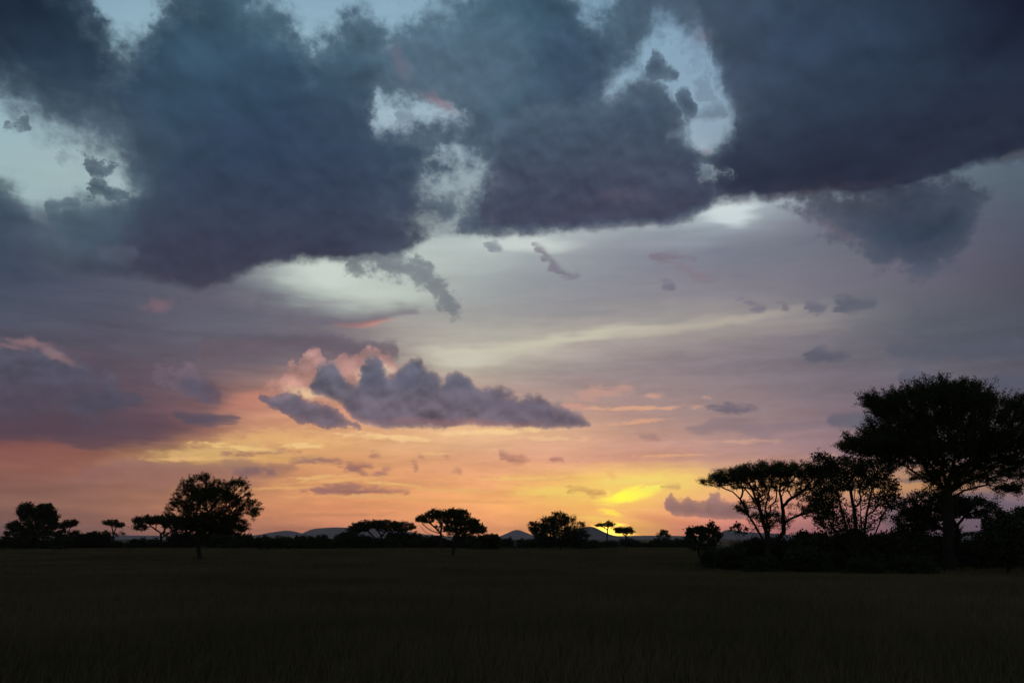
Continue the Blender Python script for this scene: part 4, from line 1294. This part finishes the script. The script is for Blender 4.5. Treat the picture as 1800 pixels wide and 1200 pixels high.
build_tree('bushy_tree', 'bushy twin topped tree at the left edge of the photo', 'tree', 224.0, (60, 963),
    [[(60, 963), (60, 945), (56, 925), (48, 902)], [(60, 945), (68, 920), (76, 902)], [(60, 950), (35, 938), (24, 928)]],
    [(45, 899, 11, 13, 110), (78, 899, 15, 12, 140), (70, 906, 10, 8, 40), (62, 926, 31, 15, 300), (92, 912, 8, 8, 40), (26, 926, 9, 9, 50), (15, 938, 5, 3, 10), (60, 946, 46, 13, 220)],
    23, 0.35, leaf=(16, 0.46, 0.34, 0.7), shoot=0.6, step=0.7, r_tip=0.04, mat=M_BUSH)
build_tree('small_tree', 'small open crowned tree just right of the twin topped bushy tree', 'tree', 230.0, (117, 962),
    [[(117, 962), (117, 945), (114, 932), (110, 925)], [(117, 943), (122, 930), (126, 922)], [(117, 948), (127, 940)]],
    [(111, 924, 9, 5, 50), (123, 921, 9, 5, 50), (129, 937, 8, 4, 26), (112, 940, 12, 7, 50), (131, 917, 3, 2, 8)],
    24, 0.22, leaf=(14, 0.40, 0.28, 0.7), shoot=0.6, step=0.6, r_tip=0.03, mat=M_BUSH)
build_tree('dome_bush', 'low wide dome shaped bush left of the small lone acacia', 'bush', 240.0, (160, 962),
    [[(160, 963), (160, 952), (152, 945)], [(160, 955), (172, 944)]],
    [(152, 946, 22, 6.5, 140), (172, 944, 22, 7.5, 160), (160, 953, 30, 6, 140)],
    25, 0.2, leaf=(16, 0.46, 0.34, 0.7), shoot=0.3, step=0.7, r_tip=0.04, mat=M_BUSH)
build_tree('umbrella_acacia', 'wide umbrella acacia with thin flat crown on forked trunks, before the flat hill', 'tree', 228.0, (670, 962),
    [[(671, 963), (671, 950), (671, 941), (664, 932), (655, 926)], [(671, 943), (678, 934), (688, 926)], [(671, 953), (658, 944), (648, 934), (636, 927)], [(671, 948), (695, 938), (712, 929)]],
    [(634, 926, 17, 7, 120), (652, 922, 22, 6.5, 170), (678, 922, 24, 6.5, 190), (706, 925, 22, 6.5, 160), (622, 932, 12, 6, 60), (690, 931, 30, 4, 50)],
    26, 0.32, leaf=(15, 0.36, 0.24, 0.6), shoot=0.5, shoot_up=0.2, step=0.55, r_tip=0.03)
build_tree('acacia_tree', 'acacia with a fan of bare slanting limbs, right of the wide umbrella acacia', 'tree', 215.0, (775, 964),
    [[(775, 965), (775, 948), (774, 936), (764, 926), (752, 916)], [(774, 938), (758, 932), (744, 922), (740, 916)], [(774, 940), (776, 925), (772, 908)], [(774, 944), (748, 935), (738, 923)]],
    [(748, 912, 15, 6.5, 100), (763, 903.5, 13, 6, 80), (776, 908, 12, 8, 70), (781, 925, 14, 8, 40)],
    27, 0.30, leaf=(14, 0.38, 0.26, 0.6), shoot=0.5, step=0.55, r_tip=0.035)
build_tree('acacia_tree', 'rounder acacia standing nearer in the grass, its crown overlapping the fan limbed one', 'tree', ground_dist(979), (796, 979),
    [[(796, 980), (797, 965), (800, 948), (803, 935), (806, 918)], [(800, 948), (795, 928), (794, 910)], [(803, 938), (820, 928), (832, 921)], [(800, 948), (828, 936), (850, 935)]],
    [(793, 904, 13, 7, 80), (812, 906, 14, 8, 90), (798, 918, 22, 5, 60), (818, 921, 18, 5, 60), (833, 919, 7, 4, 34), (838, 930, 14, 7, 80), (858, 946, 18, 6, 80), (806, 934, 22, 8, 90)],
    28, 0.20, leaf=(14, 0.30, 0.2, 0.6), shoot=0.35, step=0.4, r_tip=0.02)
build_tree('thorn_bush', 'big dark thorn bush with spiky twigs on top, just left of the sunset', 'bush', 206.0, (985, 965),
    [[(985, 966), (985, 950), (982, 930), (980, 910)], [(985, 952), (965, 935), (955, 922)], [(985, 950), (1002, 930), (1010, 908), (1012, 902)], [(985, 952), (1010, 935), (1024, 920)], [(980, 930), (978, 903)]],
    [(940, 928, 8, 8, 46), (964, 925, 14, 11, 110), (984, 915, 16, 10, 110), (976, 942, 36, 16, 320), (1006, 920, 9, 10, 18), (1022, 926, 9, 5, 14), (1012, 942, 20, 12, 90)],
    29, 0.25, leaf=(20, 0.38, 0.26, 0.55), shoot=0.95, shoot_up=0.7, step=0.5, r_tip=0.04, mat=M_BUSH)
build_tree('small_acacia', 'tiny flat topped acacia on a thin stem standing against the setting sun', 'tree', 236.0, (1067, 962),
    [[(1067, 963), (1067, 945), (1068, 930), (1070, 924)], [(1068, 931), (1060, 926), (1054, 923)]],
    [(1055, 923, 6.5, 2.2, 26), (1070, 921.5, 10, 3.2, 56)],
    30, 0.16, leaf=(14, 0.34, 0.22, 0.6), shoot=0.4, step=0.55, r_tip=0.03, group=None)
build_tree('small_acacia', 'tiny flat topped acacia with a lower wider crown, just right of the sun', 'tree', 216.0, (1101, 964),
    [[(1102, 966), (1101, 950), (1100, 942), (1092, 935)], [(1100, 943), (1106, 935)]],
    [(1096, 930.5, 14, 2.8, 70), (1090, 934, 8, 2.6, 30), (1105, 934.5, 8, 3, 34)],
    31, 0.18, leaf=(14, 0.34, 0.22, 0.6), shoot=0.4, step=0.55, r_tip=0.03)
build_tree('small_tree', 'tiny tree with a knot of leaves, between the sunset and the flat topped bush', 'tree', 242.0, (1167, 962),
    [[(1167, 963), (1167, 948), (1167, 938)], [(1167, 948), (1160, 942)], [(1167, 950), (1175, 943)]],
    [(1167, 936, 5.5, 4, 36), (1160, 941, 4, 2, 10), (1174, 942, 4, 1.8, 10), (1166, 950, 16, 6, 50)],
    32, 0.15, leaf=(12, 0.36, 0.26, 0.7), shoot=0.3, step=0.6, r_tip=0.03, mat=M_BUSH)
build_tree('flat_top_bush', 'flat topped bush standing apart, left of the leaning acacia', 'bush', 120.0, (1228, 975),
    [[(1228, 979), (1228, 960), (1222, 945), (1215, 934)], [(1228, 962), (1236, 945), (1240, 934)]],
    [(1226, 932, 18, 4.5, 110), (1214, 940, 7, 8, 40), (1238, 940, 11, 7, 45), (1232, 955, 22, 10, 90)],
    33, 0.12, leaf=(14, 0.26, 0.18, 0.7), shoot=0.25, step=0.4, r_tip=0.02, mat=M_BUSH)
build_tree('sapling', 'thin leafy sapling rising just right of the flat topped bush', 'sapling', 90.0, (1256, 985),
    [[(1256, 990), (1256, 965), (1254, 945), (1249, 925)], [(1256, 962), (1261, 945), (1264, 935)]],
    [(1250, 928, 4, 9, 26), (1258, 936, 7, 8, 30), (1264, 942, 5, 6, 18), (1256, 955, 9, 12, 30)],
    34, 0.05, leaf=(10, 0.22, 0.14, 0.7), shoot=0.2, step=0.3, r_tip=0.01, mat=M_BUSH)
build_tree('sapling', 'wispy sapling with a few leaves between the flat topped bush and the leaning acacia stems', 'sapling', 82.0, (1300, 985),
    [[(1301, 990), (1301, 965), (1299, 940), (1297, 925)], [(1301, 962), (1308, 940), (1311, 925)], [(1301, 960), (1293, 940), (1289, 926)]],
    [(1298, 930, 4, 7, 20), (1308, 932, 4, 7, 7), (1290, 930, 3, 6, 5)],
    35, 0.03, leaf=(8, 0.2, 0.12, 0.7), shoot=0.3, step=0.3, r_tip=0.01, mat=M_BUSH)
build_tree('small_acacia', 'faint far flat topped acacia seen through the gap right of the thickest trunk', 'tree', 250.0, (1697, 962),
    [[(1697, 964), (1697, 950), (1696, 942)], [(1697, 948), (1704, 940)]],
    [(1690, 939, 10, 1.5, 40), (1708, 938, 12, 2.2, 50)],
    36, 0.14, leaf=(12, 0.34, 0.22, 0.6), shoot=0.3, step=0.55, r_tip=0.03)


# ------------------------------------------------------------------ shrubs: a few built, the rest copied
def build_shrub(name, w, h, seed, n, leaf):
    r = np.random.default_rng(seed)
    root = empty(name, (0, 0, 0))
    T = []
    for k in range(r.integers(3, 6)):
        c = np.array([r.uniform(-0.32, 0.32) * w, r.uniform(-0.3, 0.3) * w, h * r.uniform(0.35, 0.62)])
        R3 = np.array([w * r.uniform(0.16, 0.3), w * r.uniform(0.16, 0.3), h * r.uniform(0.25, 0.42)])
        g = r.normal(0, 1, (n, 3))
        g /= np.linalg.norm(g, axis=1)[:, None]
        T.append(c + g * (r.random(n)[:, None] ** 0.5) * R3)
    T.append(np.stack([r.uniform(-0.45, 0.45, n) * w, r.uniform(-0.4, 0.4, n) * w, r.uniform(0.05, 0.3, n) * h], -1))
    T = np.concatenate(T)
    T = T[T[:, 2] > 0.08]
    stems = [[(0, 0, -0.1), (0.02 * w, 0, 0.15 * h), (0.05 * w, 0.02, 0.4 * h)], [(0, 0, 0.05), (-0.2 * w, 0.1 * w, 0.35 * h)], [(0, 0, 0.05), (0.2 * w, -0.12 * w, 0.3 * h)]]
    pos, par, tips = grow([np.array(s) for s in stems], T, r, 0.12 * h, 0.4, shoot=0.14 * h, shoot_up=0.5, centre=np.array([0, 0, 0.2 * h]))
    V, Q = wood_mesh(pos, par, 0.035 * h, 0.004 * h)
    mesh_obj('trunk', V, [Q], M_BARK, root, smooth=True)
    V, F = leaf_mesh(tips, r, *leaf)
    mesh_obj('crown', V, [F], M_BUSH, root)
    return root


def copy_tree(o):
    c = o.copy()
    COL.objects.link(c)
    for ch in o.children:
        d = ch.copy()
        COL.objects.link(d)
        d.parent = c
    return c


rs = np.random.default_rng(21)
far_protos = [build_shrub('shrub', 6.0, 2.7, 60 + i, 46, (12, 0.44, 0.26, 0.7)) for i in range(5)]
near_protos = [build_shrub('bush', 4.6, 2.6, 80 + i, 90, (16, 0.2, 0.15, 0.7)) for i in range(4)]
used = set()


def place(protos, i, p, rz, s, label, cat, group):
    o = protos[i % len(protos)]
    if o.name in used:
        o = copy_tree(o)
    else:
        used.add(o.name)
    o.location = p
    o.rotation_euler = (0, 0, rz)
    o.scale = s
    tag(o, label, cat, group)


k = 0
px = -40.0
while px < 1225:
    D = rs.uniform(232, 262)
    hgt = {True: 1.0, False: rs.uniform(0.72, 1.12)}[False]
    for a, b_, f in ((440, 600, 1.12), (860, 935, 1.0), (1035, 1075, 0.9), (1110, 1155, 0.8), (215, 240, 0.75)):
        if a < px < b_:
            hgt *= f
    p = at(px, 947, D)
    place(far_protos, k, (p[0], D, 0.0), rs.uniform(0, 6.28), (rs.uniform(0.85, 1.25), rs.uniform(0.85, 1.25), hgt),
          'low dark shrub in the unbroken thicket along the far edge of the grass', 'shrub', 'shrubs of the far thicket')
    k += 1
    px += rs.uniform(17, 27)
for px, D, hgt in ((470, 226, 1.15), (495, 228, 1.2), (520, 226, 1.28), (560, 227, 1.35), (604, 226, 1.35), (618, 226, 1.6), (634, 228, 1.35), (652, 227, 1.2), (690, 227, 1.45), (705, 226, 1.6), (720, 227, 1.4), (745, 224, 1.2), (760, 225, 1.3), (815, 226, 1.35), (835, 225, 1.35), (855, 214, 1.1), (1030, 226, 0.95), (312, 228, 1.6), (335, 230, 1.75), (358, 227, 1.7), (382, 229, 1.75), (405, 226, 1.7), (425, 228, 1.45), (35, 222, 1.2), (10, 224, 1.05), (95, 224, 1.15)):
    p = at(px, 947, D)
    place(far_protos, k, (p[0], D, 0.0), rs.uniform(0, 6.28), (1.1, 1.1, hgt), 'low dark shrub in the unbroken thicket along the far edge of the grass', 'shrub', 'shrubs of the far thicket')
    k += 1
k = 0
for px, D, s, hgt in ((1262, 78, 0.7, 0.62), (1286, 72, 0.85, 0.8), (1318, 80, 1.0, 1.0), (1336, 66, 0.6, 0.55), (1356, 74, 0.95, 1.0), (1392, 79, 1.05, 1.15), (1420, 67, 0.8, 0.8), (1446, 74, 1.0, 1.08),
                      (1466, 82, 1.1, 1.3), (1494, 70, 0.9, 0.85), (1512, 64, 0.6, 0.5), (1540, 76, 1.1, 1.16), (1578, 72, 1.0, 1.0), (1604, 64, 0.7, 0.6), (1612, 78, 1.1, 1.25), (1642, 84, 1.0, 1.15),
                      (1706, 88, 0.95, 0.75), (1735, 76, 1.0, 1.05), (1408, 86, 1.1, 1.3), (1480, 90, 1.1, 1.4), (1560, 92, 1.1, 1.4), (1300, 88, 0.9, 0.9)):
    p = at(px, 947, D)
    place(near_protos, k, (p[0], D, 0.0), rs.uniform(0, 6.28), (s, s, hgt), 'black bush in the tangled thicket under the tall trees on the right', 'bush', 'bushes of the right hand thicket')
    k += 1

# ------------------------------------------------------------------ the air between us and the hills
def haze():
    x0, x1, y0, y1, z0, z1 = -17500, 17500, -3000, 17500, -1.0, 195.0
    V = [(x, y, z) for z in (z0, z1) for y in (y0, y1) for x in (x0, x1)]
    F = [(0, 2, 3, 1), (4, 5, 7, 6), (0, 1, 5, 4), (1, 3, 7, 5), (3, 2, 6, 7), (2, 0, 4, 6)]
    m = bpy.data.materials.new('haze')
    m.use_nodes = True
    nt = m.node_tree
    nt.nodes.clear()
    v = nt.nodes.new('ShaderNodeVolumePrincipled')
    v.inputs['Color'].default_value = (0.98, 0.86, 0.98, 1)
    v.inputs['Density'].default_value = HAZE_DENSITY
    v.inputs['Anisotropy'].default_value = 0.0
    o_ = nt.nodes.new('ShaderNodeOutputMaterial')
    nt.links.new(v.outputs[0], o_.inputs['Volume'])
    tag(mesh_obj('haze', V, [np.array(F)], m), kind='stuff')


HAZE_DENSITY = 4.4e-5
haze()
